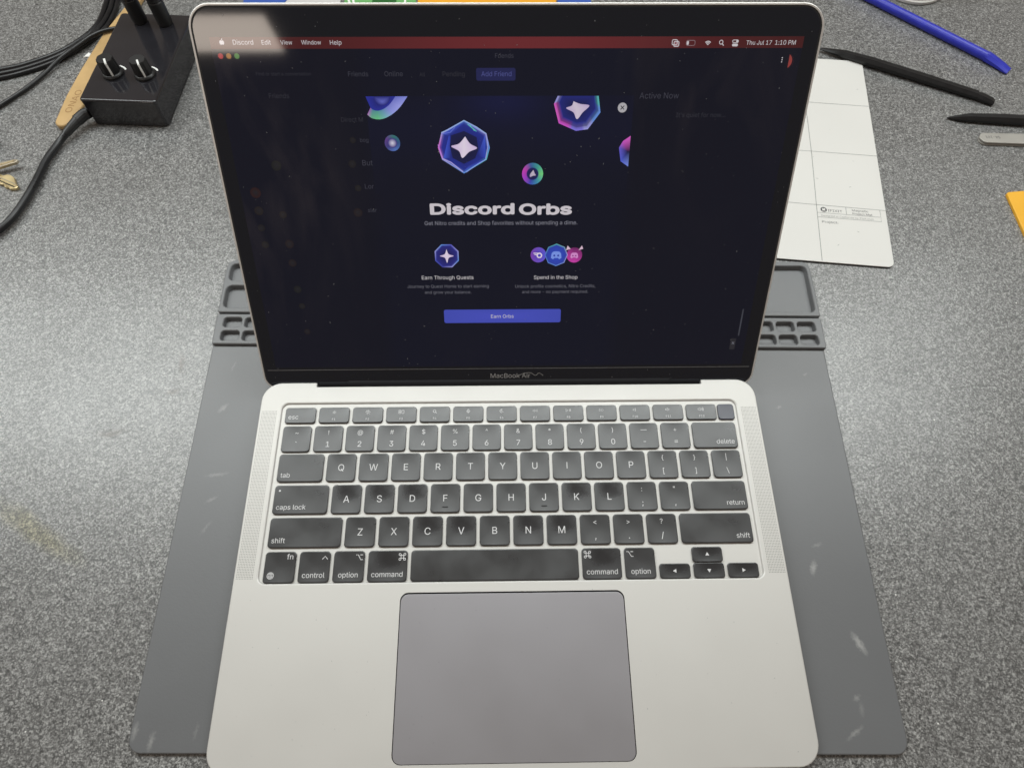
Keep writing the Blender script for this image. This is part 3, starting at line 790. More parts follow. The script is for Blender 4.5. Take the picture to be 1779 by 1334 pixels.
# buttons
mb = MB(); mb.fan(rrect(19.4, 5.7, .9, 4, -6.3, 173.85), .13, C3(27, 31, 74), C3(26, 30, 72)); pic('dim_button', mb)
mb = MB(); mb.fan(rrect(68.8, 8.5, 1.1, 4, -4.1, 44.8), .14, C3(66, 74, 178), C3(60, 70, 166)); pic('action_button', mb)
mb = MB(); mb.fan(circ(57.5, 158.5, 2.35, 28), .18, C3(172, 170, 174), C3(160, 158, 162)); pic('close_button', mb)
mb = MB(); mb.stroke([(56.6, 157.6), (58.4, 159.4)], .42, .2, C3(30, 30, 38)); mb.stroke([(56.6, 159.4), (58.4, 157.6)], .42, .205, C3(30, 30, 38)); pic('close_cross', mb)
# banner background with a soft blue glow at its top
mb = MB(); vs = []; cs = []; fs = []
for j in range(13):
    for i in range(31):
        x = -71.6 + 134.6 * i / 30; y = 116 + 48.1 * j / 12
        gz = math.exp(-((x + 3) / 20.0) ** 2 - ((y - 163) / 10.0) ** 2) * .6 + .15 * math.exp(-((y - 150) / 18.0) ** 2)
        vs.append((x, y, .11)); cs.append((0.0002 + .003 * gz, 0.0018 + .004 * gz, 0.0102 + .034 * gz))
for j in range(12):
    for i in range(30): a = j * 31 + i; fs.append((a, a + 1, a + 32, a + 31))
mb.add(vs, fs, cs); pic('banner_picture', mb)
NAVY = C3(18, 24, 72); DEEP = C3(14, 17, 44); ROYAL = C3(34, 52, 150); PINK = C3(206, 90, 186); TEAL = C3(86, 176, 178); LAV = C3(150, 150, 216); SKY = C3(96, 140, 214); GRN = C3(96, 186, 128); WHT = C3(212, 200, 216); LIL = C3(190, 168, 208)
def orb(name, loop, rim, inner_scale, cc, ic, z=.14, c=None):
    mb = MB(); n = len(loop); c = c or (sum(p[0] for p in loop) / n, sum(p[1] for p in loop) / n)
    inn = [(c[0] + (x - c[0]) * inner_scale, c[1] + (y - c[1]) * inner_scale) for x, y in loop]
    in2 = [(c[0] + (x - c[0]) * inner_scale * .9, c[1] + (y - c[1]) * inner_scale * .9) for x, y in loop]
    mb.band(loop, inn, z, rim, [tuple(v * .75 for v in r) for r in rim]); mb.band(inn, in2, z, [tuple(.28 * a + .5 * b for a, b in zip(r, ROYAL)) for r in rim], ic); mb.fan(in2, z, cc, ic, c)
    return pic(name, mb)
def dense(loop, k=4):
    out = []
    for i in range(len(loop)):
        a, b = loop[i], loop[(i + 1) % len(loop)]
        out += [(a[0] + (b[0] - a[0]) * j / k, a[1] + (b[1] - a[1]) * j / k) for j in range(k)]
    return out
def rimcols(keys, n):
    out = []
    for i in range(n):
        f = i / n * len(keys); a = keys[int(f) % len(keys)]; b = keys[(int(f) + 1) % len(keys)]; t = f - int(f)
        out.append(tuple(x * (1 - t) + y * t for x, y in zip(a, b)))
    return out
def star(name, pts, z=.17, k=1.0, cols=None):
    mb = MB();     d = spline([Vector((p[0], p[1], 0)) for p in pts + pts[:1]], 5)[:-1]; d = [(p.x, p.y) for p in d]
    d = list(reversed(d)); mb.fan(d, z, tuple(v * k for v in WHT), [tuple(v * k for v in c) for c in rimcols(cols or [WHT, LIL, WHT, LIL], len(d))]); return pic(name, mb)
main = [(-22.8, 152.9), (-11.5, 146.4), (-9.9, 139.4), (-11.6, 133.5), (-23.7, 126.5), (-34.9, 133.6), (-36.8, 139.5), (-34.6, 146.9)]
ml = dense(list(reversed(main)), 4)
orb('orb_picture', ml, rimcols([LAV, PINK, LAV, SKY, TEAL, SKY, LAV, SKY], len(ml)), .94, C3(15, 19, 50), C3(30, 42, 132))
mb = MB()                                                # facets inside the large orb
cx, cy = -23.2, 139.7
for a, b, c in (((-34.2, 146.3), (-22.8, 151.9), (-30.2, 145.2)), ((-34.2, 134.2), (-30.4, 147.0), (-30.0, 134.5)), ((-12.2, 145.9), (-12.2, 134.2), (-16.4, 135.5)), ((-23.7, 127.6), (-12.6, 133.6), (-20.5, 131.2))):
    mb.add([(*a, .155), (*b, .155), (*c, .155)], [(0, 1, 2)], [C3(60, 84, 190), C3(44, 62, 168), C3(24, 32, 104)])
core = [(-29.6, 145.6), (-23.0, 147.6), (-16.6, 144.6), (-15.8, 138.6), (-17.6, 134.2), (-23.6, 131.4), (-29.4, 134.4), (-30.6, 140.4)][::-1]
mb.fan(dense(core, 3), .158, C3(14, 17, 44), C3(17, 22, 66))
for pts, w_, c_ in (([(-34.6, 146.9), (-31.2, 148.2), (-22.8, 152.7), (-16.5, 149.5), (-11.6, 146.3)], .38, C3(150, 176, 222)), ([(-34.4, 146.2), (-30.0, 147.0), (-27.5, 149.4)], .3, C3(96, 110, 200)),
                    ([(-21.0, 150.9), (-16.6, 147.4)], .42, TEAL), ([(-19.8, 150.4), (-17.6, 147.7)], .3, C3(90, 190, 160)), ([(-34.8, 134.2), (-30.4, 132.2), (-24.2, 127.4)], .42, C3(170, 160, 220)),
                    ([(-11.8, 133.8), (-16.2, 131.4), (-22.6, 127.2)], .42, C3(130, 150, 224)), ([(-11.6, 146.2), (-11.0, 139.6), (-12.2, 134.0)], .34, C3(156, 156, 214)), ([(-36.6, 141), (-35.4, 137.0), (-34.6, 134.2)], .5, C3(176, 120, 206))):
    mb.stroke(pts, w_, .161, c_)
pic('orb_facet', mb)
star('star_picture', [(-22.5, 145.0), (-20.1, 141.5), (-16.5, 139.3), (-20.7, 137.4), (-24.3, 134.4), (-25.9, 137.8), (-29.9, 140.2), (-25.8, 141.5)])
tr = [(24.6, 164.0), (22.8, 160.3), (25.5, 151.2), (34.5, 147.5), (40.5, 148.3), (46.5, 156.3), (45.1, 164.0)]
mb = MB(); op = []
for a, b in zip(tr[:-1], tr[1:]): op += [lerp(a, b, t / 4) for t in range(4)]
op.append(tr[-1]); sh = lambda k: [(34.9 + (x - 34.9) * k, 164.0 + (y - 164.0) * k) for x, y in op]
keys = [LAV, PINK, C3(196, 80, 190), C3(120, 110, 210), LAV, SKY, TEAL]; n_ = len(op); rc = [keys[min(6, int(i / n_ * 7))] for i in range(n_)]
inn = sh(.90); in2 = sh(.76)
mb.band(op[:], inn, .14, rc, [tuple(v * .6 for v in c) for c in rc]); mb.f.pop()
mb.band(inn, in2, .14, [tuple(v * .35 for v in c) for c in rc], C3(30, 40, 126)); mb.f.pop()
mb.fan(in2, .14, DEEP, [C3(26, 34, 108)] * n_, (34.9, 158.4)); pic('orb_picture', mb)
star('star_picture', [(32.6, 161.5), (36.0, 160.3), (40.7, 159.5), (37.5, 156.3), (34.7, 153.1), (32.8, 156.3), (29.0, 158.3), (31.8, 159.5)], k=.85)
mb = MB(); A = [(-71.5, 164.0), (-50.1, 164.0), (-52.9, 159.7), (-58.4, 155.8), (-64.5, 153.6), (-68.8, 153.9), (-71.5, 155.8), (-71.5, 159.8)]
arcp = [(p.x, p.y) for p in spline([Vector((x, y, 0)) for x, y in [(-71.5, 155.6), (-69.6, 154.0), (-66.2, 153.3), (-62.4, 154.0), (-58.2, 156.2), (-54.4, 159.4), (-50.6, 164.0)]], 4)]
oc = [C3(170, 104, 176), C3(96, 160, 130), C3(96, 178, 122), C3(110, 170, 170), C3(140, 148, 216), C3(146, 150, 218), C3(120, 128, 204)]; n_ = len(arcp)
cl = []
for i in range(n_):
    f = i / (n_ - 1) * 6; a = int(min(f, 5)); cl.append(tuple(u * (1 - f + a) + v * (f - a) for u, v in zip(oc[a], oc[a + 1])))
cin = [(-66.5 + (x + 66.5) * .62, 164.0 + (y - 164.0) * .62) for x, y in arcp]; cin = [(max(x, -71.5), y) for x, y in cin]
mb.band(list(reversed(arcp)), list(reversed(cin)), .14, list(reversed(cl)), [tuple(.55 * a + .45 * b for a, b in zip(c, C3(40, 48, 150))) for c in reversed(cl)]); mb.f.pop()
mb.fan(list(reversed(cin)) + [(-71.5, 164.0)], .141, C3(24, 28, 96), C3(34, 42, 140), (-65, 161.6)); pic('orb_picture', mb)
mb = MB(); mb.fan(arc(-63.4, 164.0, 4.2, 180, 360, 10), .16, C3(90, 96, 180), C3(26, 32, 110)); pic('orb_facet', mb)
mb = MB(); rr = [(62.9, 145.0), (59.2, 142.5), (57.3, 139.2), (58.7, 132.4), (62.9, 129.7), (62.9, 137)]
mb.fan(rr, .14, DEEP, [PINK, C3(190, 80, 180), C3(96, 84, 190), C3(70, 84, 190), C3(110, 130, 210), NAVY], (62.2, 137.2)); pic('orb_picture', mb)
l1 = circ(-60.1, 141.9, 4.0, 20); orb('orb_picture', l1, rimcols([C3(50, 80, 130), C3(50, 110, 110), C3(90, 60, 130), C3(60, 60, 120), C3(80, 110, 180)], 20), .62, C3(200, 196, 214), C3(60, 50, 120))
l2 = circ(12.5, 126.2, 5.6, 24); orb('orb_picture', l2, rimcols([C3(110, 200, 120), C3(60, 150, 140), C3(50, 90, 150), C3(190, 60, 170), C3(160, 60, 190), C3(50, 70, 170), C3(60, 140, 160)], 24), .58, DEEP, C3(24, 26, 84))
star('star_picture', [(12.9, 128.2), (13.6, 126.6), (14.2, 125.4), (12.8, 125.2), (11.2, 124.6), (11.2, 126.0)], k=.7)
l3 = circ(-35.1, 81.6, 7.2, 8, a0=math.pi / 8); l3 = dense(l3, 3); orb('orb_picture', l3, rimcols([LAV, C3(90, 90, 190), SKY, LAV, C3(70, 80, 180), C3(60, 60, 150), LAV, SKY], len(l3)), .92, C3(20, 18, 58), C3(34, 36, 116))
star('star_picture', [(-35.1, 85.6), (-34.0, 82.7), (-31.2, 81.6), (-34.0, 80.5), (-35.1, 77.6), (-36.2, 80.5), (-39.0, 81.6), (-36.2, 82.7)])
mb = MB(); mb.fan(circ(16.4, 81.9, 4.4, 24), .14, C3(70, 60, 170), rimcols([C3(84, 84, 200), C3(120, 60, 160)], 24)); pic('badge_picture', mb)
mb = MB(); mb.stroke(circ(17.0, 81.6, 1.25, 16), .75, .17, WHT, True); mb.stroke([(13.6, 82.9), (16.6, 82.9)], .5, .165, WHT); mb.stroke([(14.2, 82.1), (15.6, 82.1)], .5, .165, WHT); pic('badge_symbol', mb)
mb = MB(); mb.fan(circ(36.7, 81.7, 4.4, 24), .14, C3(150, 46, 130), rimcols([C3(130, 40, 110), C3(90, 30, 80), C3(170, 50, 140), C3(190, 60, 160)], 24)); pic('badge_picture', mb)
mb = MB()
for ex, s in ((33.2, 1), (40.2, -1)): mb.add([(ex - 1.3, 84.5, .15), (ex + 1.3, 85.3, .15), (ex - .5 * s, 87.2, .15)], [(0, 1, 2)], C3(206, 176, 196))
pic('badge_symbol', mb)
l4 = dense(circ(26.5, 81.8, 6.5, 8, a0=math.pi / 2), 3); orb('badge_picture', l4, rimcols([TEAL, C3(80, 120, 200), SKY, LAV], len(l4)), .93, C3(44, 70, 180), C3(40, 60, 160), z=.16)
def pad_logo(cx, cy, s, col, dark, z):
    mb = MB(); p = [(-2.6, -1.3), (-1.5, -2.0), (-.9, -1.3), (.9, -1.3), (1.5, -2.0), (2.6, -1.3), (2.3, 1.0), (1.6, 1.8), (.7, 2.0), (-.7, 2.0), (-1.6, 1.8), (-2.3, 1.0)]
    mb.fan([(cx + x * s, cy + y * s) for x, y in p], z, col, col)
    for sx in (-1, 1): mb.fan(circ(cx + sx * .95 * s, cy - .1 * s, .5 * s, 10), z + .01, dark, dark)
    pic('badge_symbol', mb)
pad_logo(26.5, 81.6, 1.15, C3(112, 138, 216), C3(40, 56, 150), .18)
pad_logo(36.7, 81.4, .85, C3(198, 130, 190), C3(120, 40, 110), .16)
# dimmed avatars behind the dialog
for k, (x, y) in enumerate([(-80.3, 143.4), (-80.4, 119.2), (-82.0, 106.2), (-121.7, 130.9), (-135.2, 117.0), (-135.3, 107.4), (-135.7, 98.1), (-135.3, 88.7), (-121.9, 89.0), (-121.7, 62.3), (-120.3, 35.7), (-122.6, 105.3), (-82.0, 131.6), (-120.8, 52.0), (-122, 78)]):
    c = C3(44, 20, 22) if k == 4 else C3(20 + 4 * (k % 3), 20 + 4 * (k % 2), 26)
    mb = MB(); mb.fan(circ(x, y, (1.6, 1.7, 2.4, 2.6, 2.8, 2.4, 2.0, 2.0, 2.4, 2.2, 1.8, 2.0, 2.0, 1.8, 2.2)[k], 16), .13, C3(24, 25, 32), tuple(v * .7 for v in c)); pic('contact_picture', mb)
mb = MB(); mb.fan(rrect(.9, 17.5, .4, 3, 138.3, 39.5), .13, C3(62, 64, 74), C3(50, 52, 60)); pic('light_streak', mb)  # streak of reflected light, painted as a paler strip on the picture
mb = MB(); mb.fan(rrect(3.2, 7.4, .4, 3, 135.7, 25.4), .13, C3(38, 38, 44), C3(34, 34, 40)); mb.stroke([(135.1, 25.2), (136.5, 26.8)], .3, .15, C3(110, 112, 122)); mb.stroke([(135.1, 26.8), (136.5, 25.2)], .3, .155, C3(110, 112, 122)); pic('screen_symbol', mb)
# dust and a hairline scratch on the glass
mb = MB()
for k in range(260):
    x = random.uniform(-148, 148); y = random.uniform(2, 200); r = random.choice((.1, .13, .16, .2, .28)) * random.uniform(.7, 1.1); a = random.uniform(0, 3.1)
    e = random.choice((1, 1, 1.6, 2.5))
    mb.add([(x + r * e * math.cos(a), y + r * e * math.sin(a), .26), (x - r * math.sin(a), y + r * math.cos(a), .26), (x - r * e * math.cos(a), y - r * e * math.sin(a), .26), (x + r * math.sin(a), y - r * math.cos(a), .26)], [(0, 1, 2, 3)])
d = mb.build('dust', M['dust'], lid, sharp=80); d['kind'] = 'stuff'
mb = MB(); mb.stroke([(p.x, p.y) for p in spline([Vector((x, y, 0)) for x, y in [(5.7, 4.6), (8.8, 6.3), (13.0, 6.6), (16.1, 4.7), (18.2, 6.5), (20.8, 4.6)]], 5)], .22, .12); mb.build('scratch', mat('hair_scratch', (.5, .5, .5), .5), lid, sharp=80)

# ------------------------------------------------------------ white project mat behind the laptop
pm = thing('project_mat', 'white magnetic mat with thin printed grid lines, lying behind the grey mat', 'project mat')
PMP = round_poly([(25, 332), (275.9, 305.2), (308.9, 524.3), (60, 549)], [5, 5, 6, 5], 6)
mb = MB(); mb.plate(PMP, 0.1, 1.1, 0); mb.build('magnet_backing', M['magnet'], pm)
mb = MB(); mb.plate(inset(PMP, 0.15), 1.1, 1.75, 0.12, 2); brd = mb.build('board_face', M['board'], pm)
def pline(pts, w=.45, m='print_', z=1.80):
    g = MB(); g.stroke(pts, w, z); g.build('printed_line', M[m], brd, sharp=80)
for rpt, lpt in (((300.5, 468.6), (249.1, 474.2)), ((291.2, 413.0), (232.5, 419.5)), ((283.6, 357.4), (212.4, 366.2))):
    pline([lerp(rpt, lpt, 3.6), lerp(rpt, lpt, -0.012)])
for dx in (0, -50, -100):
    pline([(253.6 + dx, 528 - dx * -.1), (246.1 + dx, 456.0 - dx * .1), (240.6 + dx, 414.5 - dx * .1), (232.9 + dx, 364.4 - dx * .1), (225.2 + dx, 311.6 - dx * .1)])
for pts in ([(279.3, 358.1), (277.6, 346.8), (231.2, 352.0)], [(231.7, 356.2), (277.9, 351.1)], [(254.3, 360.9), (253.2, 353.8)]): pline(pts, .38)
RT = math.radians(-6.4)
def plabel(name, s, x, y, w, cap, m='printd', bold=0.0):
    g = MB(); text_into(g, s, x, y, cap, w, 'L', 1.81, None, bold, rot=RT); g.build(name, M[m], brd, sharp=80)
plabel('printed_text', 'IFIXIT', 240.0, 356.9, 10.6, 2.2, bold=0)
plabel('printed_text', 'Magnetic', 258.2, 357.0, 12.0, 1.9, bold=0); plabel('printed_text', 'Project Mat', 257.8, 353.9, 14.6, 1.9, bold=0)
plabel('printed_text', 'Designed in California by iFixit.com', 234.0, 352.6, 38.4, 1.6, m='print_'); plabel('printed_text', 'Project:', 233.2, 346.4, 11.8, 2.1, bold=0)
g = MB(); g.fan(circ(237.2, 358.9, 2.35, 24), 1.81, (1, 1, 1), (1, 1, 1)); lg = g.build('printed_logo', M['printd'], brd, sharp=80)
g = MB()
for a in (45, 135):
    a = math.radians(a) + RT; g.stroke([(237.2 - 1.5 * math.cos(a), 358.9 - 1.5 * math.sin(a)), (237.2 + 1.5 * math.cos(a), 358.9 + 1.5 * math.sin(a))], 1.0, 1.84 + a * .005)
g.build('printed_logo', M['board'], brd, sharp=80)
g = MB()
for k in range(16):
    x, y = random.uniform(225, 300), random.uniform(318, 515); r = random.uniform(.2, .45); a = random.uniform(0, 3)
    if x < 225 + (y - 310) * .15: continue
    g.stroke([(x, y), (x + 4 * r * math.cos(a), y + 4 * r * math.sin(a))], r * .7, 1.815)
sc = g.build('scuff_marks', M['print_'], brd, sharp=80); sc['kind'] = 'stuff'

# ------------------------------------------------------------ black box with knobs, its plugs and lead
BOX = (-300.5, 450.5, 0); BR = math.radians(-3.2); BH = 24.0
bx = thing('control_box', 'black metal box with two white-striped knobs on its top', 'control box', BOX, (0, 0, BR))
mb = MB(); bl = rrect(60, 106, 3.0, 6, 0, 53.4); mb.plate(bl, 0.6, BH, 1.7, 7, 0.4); mb.build('enclosure', M['boxm'], bx)
for kx in (-12.0, 13.6):
    k = MB(); k.cyl([(8.2, BH), (8.2, BH + 1.6), (7.6, BH + 2.6), (6.9, BH + 3.0)], kx, 30.5, 40)
    n = 72; prof = []
    def ring(r, z, fl): return [(kx + (r - (fl if (i // 3) % 3 == 0 else 0)) * math.cos(2 * math.pi * i / n), 30.5 + (r - (fl if (i // 3) % 3 == 0 else 0)) * math.sin(2 * math.pi * i / n), z) for i in range(n)]
    k.loft([ring(6.9, BH + 2.4, .5), ring(6.3, BH + 13.2, .5), ring(5.9, BH + 14.0, .3)])
    ko = k.build('knob', M['blk'], bx, sharp=30)
    st = MB(); a = math.radians(-62); c, s = math.cos(a), math.sin(a)
    P = [(0.6, BH + 14.03), (5.95, BH + 14.03), (6.45, BH + 13.0), (7.05, BH + 2.9)]
    wv = .75; vs = []; fs = []
    for r, z in P:
        for d in (-wv, wv): vs.append((kx + r * c - d * s, 30.5 + r * s + d * c, z))
    for i in range(3): fs.append((2 * i, 2 * i + 2, 2 * i + 3, 2 * i + 1))
    for i in range(4): pass
    st.add(vs, fs); st.build('pointer_stripe', M['whitep'], ko, sharp=80)
    g = MB(); g.stroke(arc(kx, 30.5, 9.8, 34, 80, 8), 1.3, BH + .04); g.build('dial_mark', M['whitep'], bx, sharp=80)
j = MB(); j.loft([[(x, 5.6 + 4.6 * math.cos(2 * math.pi * i / 28), 9.0 + 4.6 * math.sin(2 * math.pi * i / 28)) for i in range(28)] for x in (-30.2, -32.2)]); j.build('socket', M['blk'], bx)
for i, (px, py, lab) in enumerate(((-305.0, 546.5, 'black plug standing in the box top, the one beside the bamboo handle'), (-283.5, 543.5, 'black plug standing in the box top, the one beside the laptop screen'))):
    pl = thing('audio_plug', lab, 'plug', (px, py, BH), (0, 0, 0), 'plugs in the black box')
    k = MB(); k.cyl([(5.2, 0.05), (5.2, 1.2), (6.0, 1.6), (6.1, 19.5), (5.7, 20.0)], 0, 0, 36); k.build('sleeve', M['blk'], pl)
    k = MB(); k.cyl([(5.3, 20.0), (5.3, 21.2)], 0, 0, 36); k.build('collar', M['boxm'], pl)
    k = MB(); k.cyl([(5.9, 21.2), (5.7, 30), (4.4, 44), (3.2, 46)], 0, 0, 36); k.build('grip', M['blk'], pl)
    k = MB(); sgn = -1 if i == 0 else 1
    k.tube([(0, 0, 45), (0, 1, 62), (sgn * 6, 12, 84), (sgn * 20, 46, 96), (sgn * 30, 96, 78), (sgn * 34, 150, 34), (sgn * 36, 196, 3.2 - BH), (sgn * 40, 260, 3.2 - BH)], 3.0); k.build('lead', M['cable'], pl)
pc = thing('power_lead', 'thick black lead curving from the side of the black box to the front', 'cable')
k = MB(); k.tube([(-331.6, 455.6, 9), (-335, 453.6, 8.8), (-339.2, 448.0, 8.0)], 4.3, 16); k.build('lead_plug', M['blk'], pc)
k = MB(); k.tube([(-338.4, 449.2, 8.1), (-342.4, 442.8, 6.8), (-346.4, 436.4, 5.2)], lambda t: 4.0 - 1.0 * t, 16); k.build('strain_relief', M['blk'], pc)
k = MB(); k.tube([(-344.6, 439.4, 6.0), (-350.2, 428.4, 3.8), (-354.5, 410.8, 3.6), (-355.6, 391.3, 3.6), (-357.8, 371.4, 3.6), (-361.8, 353.3, 3.6), (-368.5, 340.5, 3.6), (-380, 326, 3.6), (-400, 312, 3.6), (-430, 300, 3.6)], 2.6, 16); k.build('lead', M['cable'], pc)

# bamboo handle with burnt lettering
hd = thing('bamboo_handle', 'slim bamboo handle with burnt letters, lying beside the black box', 'wooden handle')
hl = round_poly([(-359.6, 449.5), (-353.3, 443.6), (-346.6, 451.0), (-341.4, 473), (-336.4, 520), (-334.8, 560), (-328.5, 612), (-318, 680), (-326, 682), (-336.6, 612), (-350.0, 560), (-356.6, 512), (-359.4, 480)], [5.5, 5.5, 5, 20, 60, 40, 40, 3, 3, 40, 40, 60, 20], 4)
mb = MB(); mb.plate(hl, 0.1, 5.0, 1.6, 4, 1.0); mb.build('handle_body', M['bamboo'], hd, sharp=30)
mb = MB(); text_into(mb, 'ONAO', -349.6, 460.5, 5.2, 26, 'L', 5.04, None, 0.0, rot=math.radians(85)); mb.build('burnt_lettering', M['burn'], hd, sharp=80)

# three cables of the bundle and the thin one
def cable(label, pts, r):
    k = MB(); k.tube(pts, r); o = k.build('cable', M['cable']); tag(o, label, 'cable', 'cables beside the bamboo handle'); return o
cable('black bundled cable, the one farthest from the bamboo handle', [(-470, 503, 2.7), (-424.1, 514.9, 2.7), (-404.8, 522.1, 2.7), (-382.5, 536.5, 2.7), (-367.9, 554.3, 2.7), (-360.6, 571, 2.7), (-359.5, 588.6, 2.7), (-361, 612, 2.7), (-364, 680, 2.7)], 2.2)
cable('black bundled cable running tight between two others', [(-468, 497, 2.5), (-423.2, 510.0, 2.5), (-403.8, 517.4, 2.5), (-381.2, 531.2, 3.0), (-364.5, 550.5, 3.4), (-356.6, 571.1, 2.8), (-354.6, 592.7, 2.5), (-356, 612, 2.5), (-359, 680, 2.5)], 2.1)
cable('black bundled cable that slips under the thin cable', [(-466, 492, 2.1), (-422.0, 505.6, 2.1), (-404.0, 512.9, 2.1), (-388.5, 521.8, 2.1), (-376.0, 533, 2.1), (-362.0, 551, 2.1), (-352.2, 571.1, 2.1), (-350.0, 592.7, 2.1), (-351.6, 612, 2.1), (-354.5, 680, 2.1)], 1.8)
cable('thin black cable curving over the bamboo handle behind the box', [(-452, 420, 2.2), (-410.3, 474.0, 2.2), (-397.5, 491.6, 2.2), (-386.8, 510.5, 2.6), (-377.6, 526.3, 4.6), (-365.4, 542.5, 5.8), (-355.4, 552.8, 7.2), (-343.4, 560.0, 7.4), (-323, 565.5, 6.0), (-300, 572, 2.2), (-270, 582, 2.2), (-230, 600, 2.2)], 1.75)

# ------------------------------------------------------------ keys and small things at the left edge
kn = thing('door_key', 'dull nickel key, thin blade pointing at the black lead', 'key', (0, 0, 0), (0, 0, 0), 'keys on the desk')
mb = MB(); mb.plate([(-420, 390.5), (-416, 387.6), (-386, 399.9), (-374.2, 405.4), (-373.4, 407.8), (-376, 408.6), (-388, 404.6)], 4.4, 6.6, .3, 2); mb.build('blade', M['nickel'], kn)
mb = MB(); mb.plate([(-415, 390.4), (-414.6, 389.6), (-375.8, 406.2), (-376.2, 407.0)], 6.55, 6.85, .1, 1); mb.build('blade_ridge', M['brass'], kn)
mb = MB(); mb.plate(circ(-424, 386, 12, 28), 0.1, 6.4, .4, 2); mb.build('bow', M['nickel'], kn)
kb = thing('door_key', 'bright brass key with a notched tip, below the dull key', 'key', (0, 0, 0), (0, 0, 0), 'keys on the desk')
mb = MB(); mb.plate([(-425, 398), (-423, 402), (-386, 397.4), (-383.6, 396.0), (-381.0, 396.9), (-378.4, 396.6), (-374.8, 394.2), (-371.6, 388.6), (-368.6, 384.6), (-369.6, 382.9), (-374.2, 382.6), (-376.2, 384.8), (-378.4, 384.4), (-380.6, 387.2), (-383.4, 387.6), (-386, 388.6)][::-1], 0.3, 2.5, .3, 2); mb.build('blade', M['brass'], kb)
for da, w_ in ((0, .9), (2.7, .7)):
    mb = MB(); mb.stroke([(-420, 397.6 + da - 2), (-386, 393.0 + da - 1.5), (-371.0, 384.2 + da)], w_, 2.53); mb.build('milled_groove', M['hinge'] if da == 0 else M['nickel'], kb, sharp=80)
mb = MB(); mb.plate(circ(-430, 400, 12, 28), 0.1, 2.4, .4, 2); mb.build('bow', M['brass'], kb)
mb = MB(); mb.cyl([(9.5, .1), (11.5, 2), (12, 6), (10.5, 9), (6, 10.5)], 0, 0, 36); o = mb.build('key_fob', M['blk'], None, (-411.5, 428, 0)); tag(o, 'round black fob just inside the frame edge above the keys', 'key fob')
mb = MB(); mb.plate([(-362.4, 532.2), (-360.2, 533.6), (-357.4, 533.4), (-357.0, 537.4), (-359.6, 539.0), (-360.6, 536.2)], .1, 1.0, .2, 1); o = mb.build('paper_scrap', M['paper']); tag(o, 'tiny white scrap between the cables and the bamboo handle', 'scrap')
mb = MB()
for k in range(70):
    x, y = random.uniform(-420, 430), random.uniform(-20, 600); r = random.uniform(.25, .6); mb.cyl([(r, .02), (r * .6, .3)], x, y, 5)
o = mb.build('crumbs', M['paper']); o['kind'] = 'stuff'; o['label'] = 'fine pale crumbs scattered over the desk'

# ------------------------------------------------------------ pry tools, tweezers, yellow card, cup
def bar(mb, stations):
    """Tool made of stations (x, y, half width, half height, z centre); octagonal section along the path."""
    L = []
    P = [Vector((s[0], s[1], 0)) for s in stations]
    for i, s in enumerate(stations):
        d = (P[min(i + 1, len(P) - 1)] - P[max(i - 1, 0)]).normalized(); q = Vector((-d.y, d.x, 0))
        w, h, zc = s[2:]
        L.append([tuple(P[i] + q * (w * a) + Vector((0, 0, zc + h * b))) for a, b in ((1, -.5), (1, .25), (.5, 1), (-.5, 1), (-1, .25), (-1, -.5), (-.6, -1), (.6, -1))])
    mb.loft(L)
def along(a, b, t, o=0.0):
    d = Vector((b[0] - a[0], b[1] - a[1])); n = Vector((-d.y, d.x)).normalized(); return (a[0] + d.x * t + n.x * o, a[1] + d.y * t + n.y * o)
a, b = (320.0, 626.0), (431.6, 512.6)
bt = thing('pry_tool', 'bright blue plastic pry stick with a flattened chipped end', 'pry tool', group='pry tools on the desk')
mb = MB(); mb.tube([(*along(a, b, t), 4.0) for t in (-.1, .2, .5, .75, .88)], 3.9, 20); mb.build('shaft', M['blue'], bt)
mb = MB(); bar(mb, [(*along(a, b, t), w, h, z) for t, w, h, z in ((.87, 3.9, 3.7, 4.0), (.92, 4.4, 3.0, 3.4), (.97, 4.7, 2.2, 2.6), (.99, 4.7, 1.7, 2.0), (1.01, 4.3, 1.3, 1.6))]); mb.build('flat_tip', M['blue'], bt)
a, b = (275.6, 540.0), (405.8, 473.0)
bt = thing('pry_tool', 'long black nylon pry stick touching the corner of the white mat', 'pry tool', group='pry tools on the desk')
mb = MB(); bar(mb, [(*along(a, b, t), w, h, z) for t, w, h, z in ((0, 1.2, .6, 2.4), (.06, 2.6, 1.5, 3.2), (.14, 3.7, 2.7, 4.0), (.3, 4.1, 3.2, 4.4), (.6, 4.1, 3.2, 4.1), (.90, 3.9, 3.0, 3.5))]); mb.build('shaft', M['nylon'], bt)
mb = MB(); bar(mb, [(*along(a, b, t), w, h, z) for t, w, h, z in ((.90, 3.1, 2.4, 3.3), (.925, 4.0, 2.7, 3.1), (.985, 4.1, 2.0, 2.4), (1.0, 3.6, 1.4, 1.9))]); mb.build('hook_tip', M['nylon'], bt)
a, b = (361.6, 455.6), (446, 448.0)
bt = thing('pry_tool', 'black nylon pry stick with a sharp point, lying above the tweezers', 'pry tool', group='pry tools on the desk')
mb = MB(); bar(mb, [(*along(a, b, t), w, h, z) for t, w, h, z in ((0, .5, .5, 1.4), (.07, 2.1, 1.5, 2.0), (.18, 3.6, 2.6, 3.0), (.5, 4.4, 3.2, 3.5), (1.0, 4.6, 3.4, 3.6), (1.6, 4.6, 3.4, 3.6))]); mb.build('shaft', M['nylon'], bt)
tw = thing('tweezers', 'grey steel tweezers with stamped lettering, below the pointed pry stick', 'tweezers')
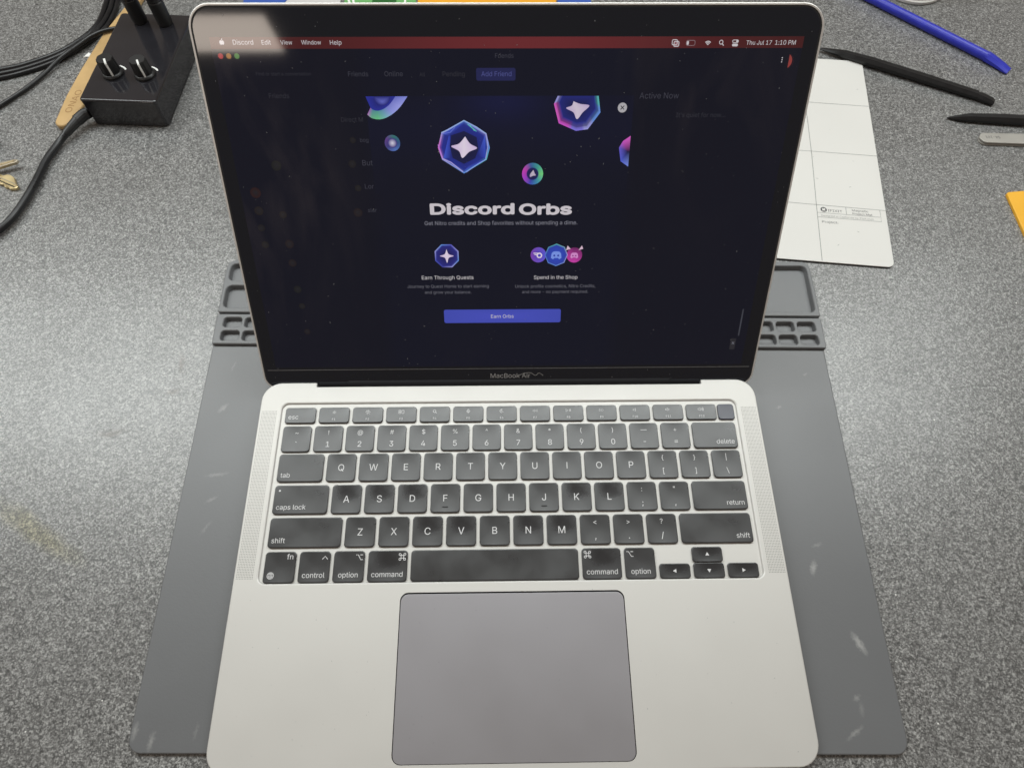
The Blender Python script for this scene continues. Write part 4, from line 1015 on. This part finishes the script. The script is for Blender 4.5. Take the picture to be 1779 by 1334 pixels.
for zz, nm in ((2.2, 'upper_arm'), (0.3, 'lower_arm')):
    mb = MB(); mb.plate(round_poly([(378.6, 431.2 - (zz < 1)), (381.4, 426.0), (470, 421.0), (470, 433), (381.4, 436.4)], [2.4, 4.5, 1, 1, 4.5], 6), zz, zz + 1.2, .3, 2); mb.build(nm, M['steel'], tw)
mb = MB(); text_into(mb, 'SA-101', 395.4, 432.4, 2.6, 11.6, 'L', 3.44, None, 0, rot=math.radians(178)); mb.build('stamped_lettering', M['printd'], tw, sharp=80)
mb = MB(); mb.plate(round_poly([(380.2, 318), (470, 318), (470, 378.5), (397, 376.4), (381.0, 374.8)], [3, 3, 3, 0, 2.5], 4), .1, 2.2, .5, 3); o = mb.build('yellow_card', M['yellow']); tag(o, 'glossy yellow plastic card, one corner in view beside the tweezers', 'card')
cp = thing('plastic_cup', 'clear round plastic cup, its ringed rim just behind the blue pry stick', 'cup', (383.5, 634, 0))
mb = MB(); mb.cyl([(30.5, .2), (31.2, 1.2), (31.2, 3), (30, 3.6), (29.2, 3.2), (29.2, 2.2), (27, 2.0)], 0, 0, 56, True, True); mb.build('rim', M['frost'], cp)
mb = MB(); mb.cyl([(26.5, 2.1), (28, 40), (29, 41), (27.6, 41), (26, 3), (2, 2.6)], 0, 0, 56, True, True); mb.build('cup_wall', M['frost'], cp)

# ------------------------------------------------------------ cards lying behind the laptop lid
def card(name, label, cat, pts, z0, z1, m):
    mb = MB(); mb.plate(round_poly(pts, 2.0, 3), z0, z1, .2, 1); o = mb.build(name, M[m]); tag(o, label, cat); return o
card('envelope', 'orange envelope lying behind the laptop lid', 'envelope', [(-79.2, 570), (47.5, 570), (47.5, 700), (-79.2, 700)], .1, 2.2, 'orange')
gc = thing('green_card', 'green printed card beside the orange envelope', 'card')
mb = MB(); mb.plate(round_poly([(-146.5, 572), (-81.0, 572), (-81.0, 690), (-146.5, 690)], 2, 3), .1, 1.0, .2, 1); mb.build('card_sheet', M['green'], gc)
mb = MB(); mb.flat([(-121, 585), (-99, 585), (-99, 650), (-121, 650)], 1.04); mb.build('printed_panel', M['dgreen'], gc, sharp=80)
for x in (-91, -133, -137): 
    mb = MB(); mb.stroke([(x, 590), (x - (14 if x < -100 else 0), 640)], 2.0, 1.05); mb.build('printed_stripe', M['whitep'], gc, sharp=80)
card('blue_sleeve', 'blue card sleeve peeking out at the far side of the orange envelope', 'card', [(49, 574), (72, 574), (80, 608), (66, 650), (49, 650)], .1, 1.2, 'bluec')
bs = thing('blister_pack', 'pale pack with a blue printed band behind the lid, beside the green card', 'pack')
mb = MB(); mb.plate(round_poly([(-206, 560), (-150, 560), (-150, 660), (-206, 660)], 3, 3), .1, 1.6, .3, 2); mb.build('pack_sheet', M['pale'], bs)
mb = MB(); mb.plate(round_poly([(-236, 572), (-205, 590), (-193, 628), (-205, 670), (-240, 660)], 5, 3), .1, 2.6, .3, 2); mb.build('pack_band', M['bluec'], bs)
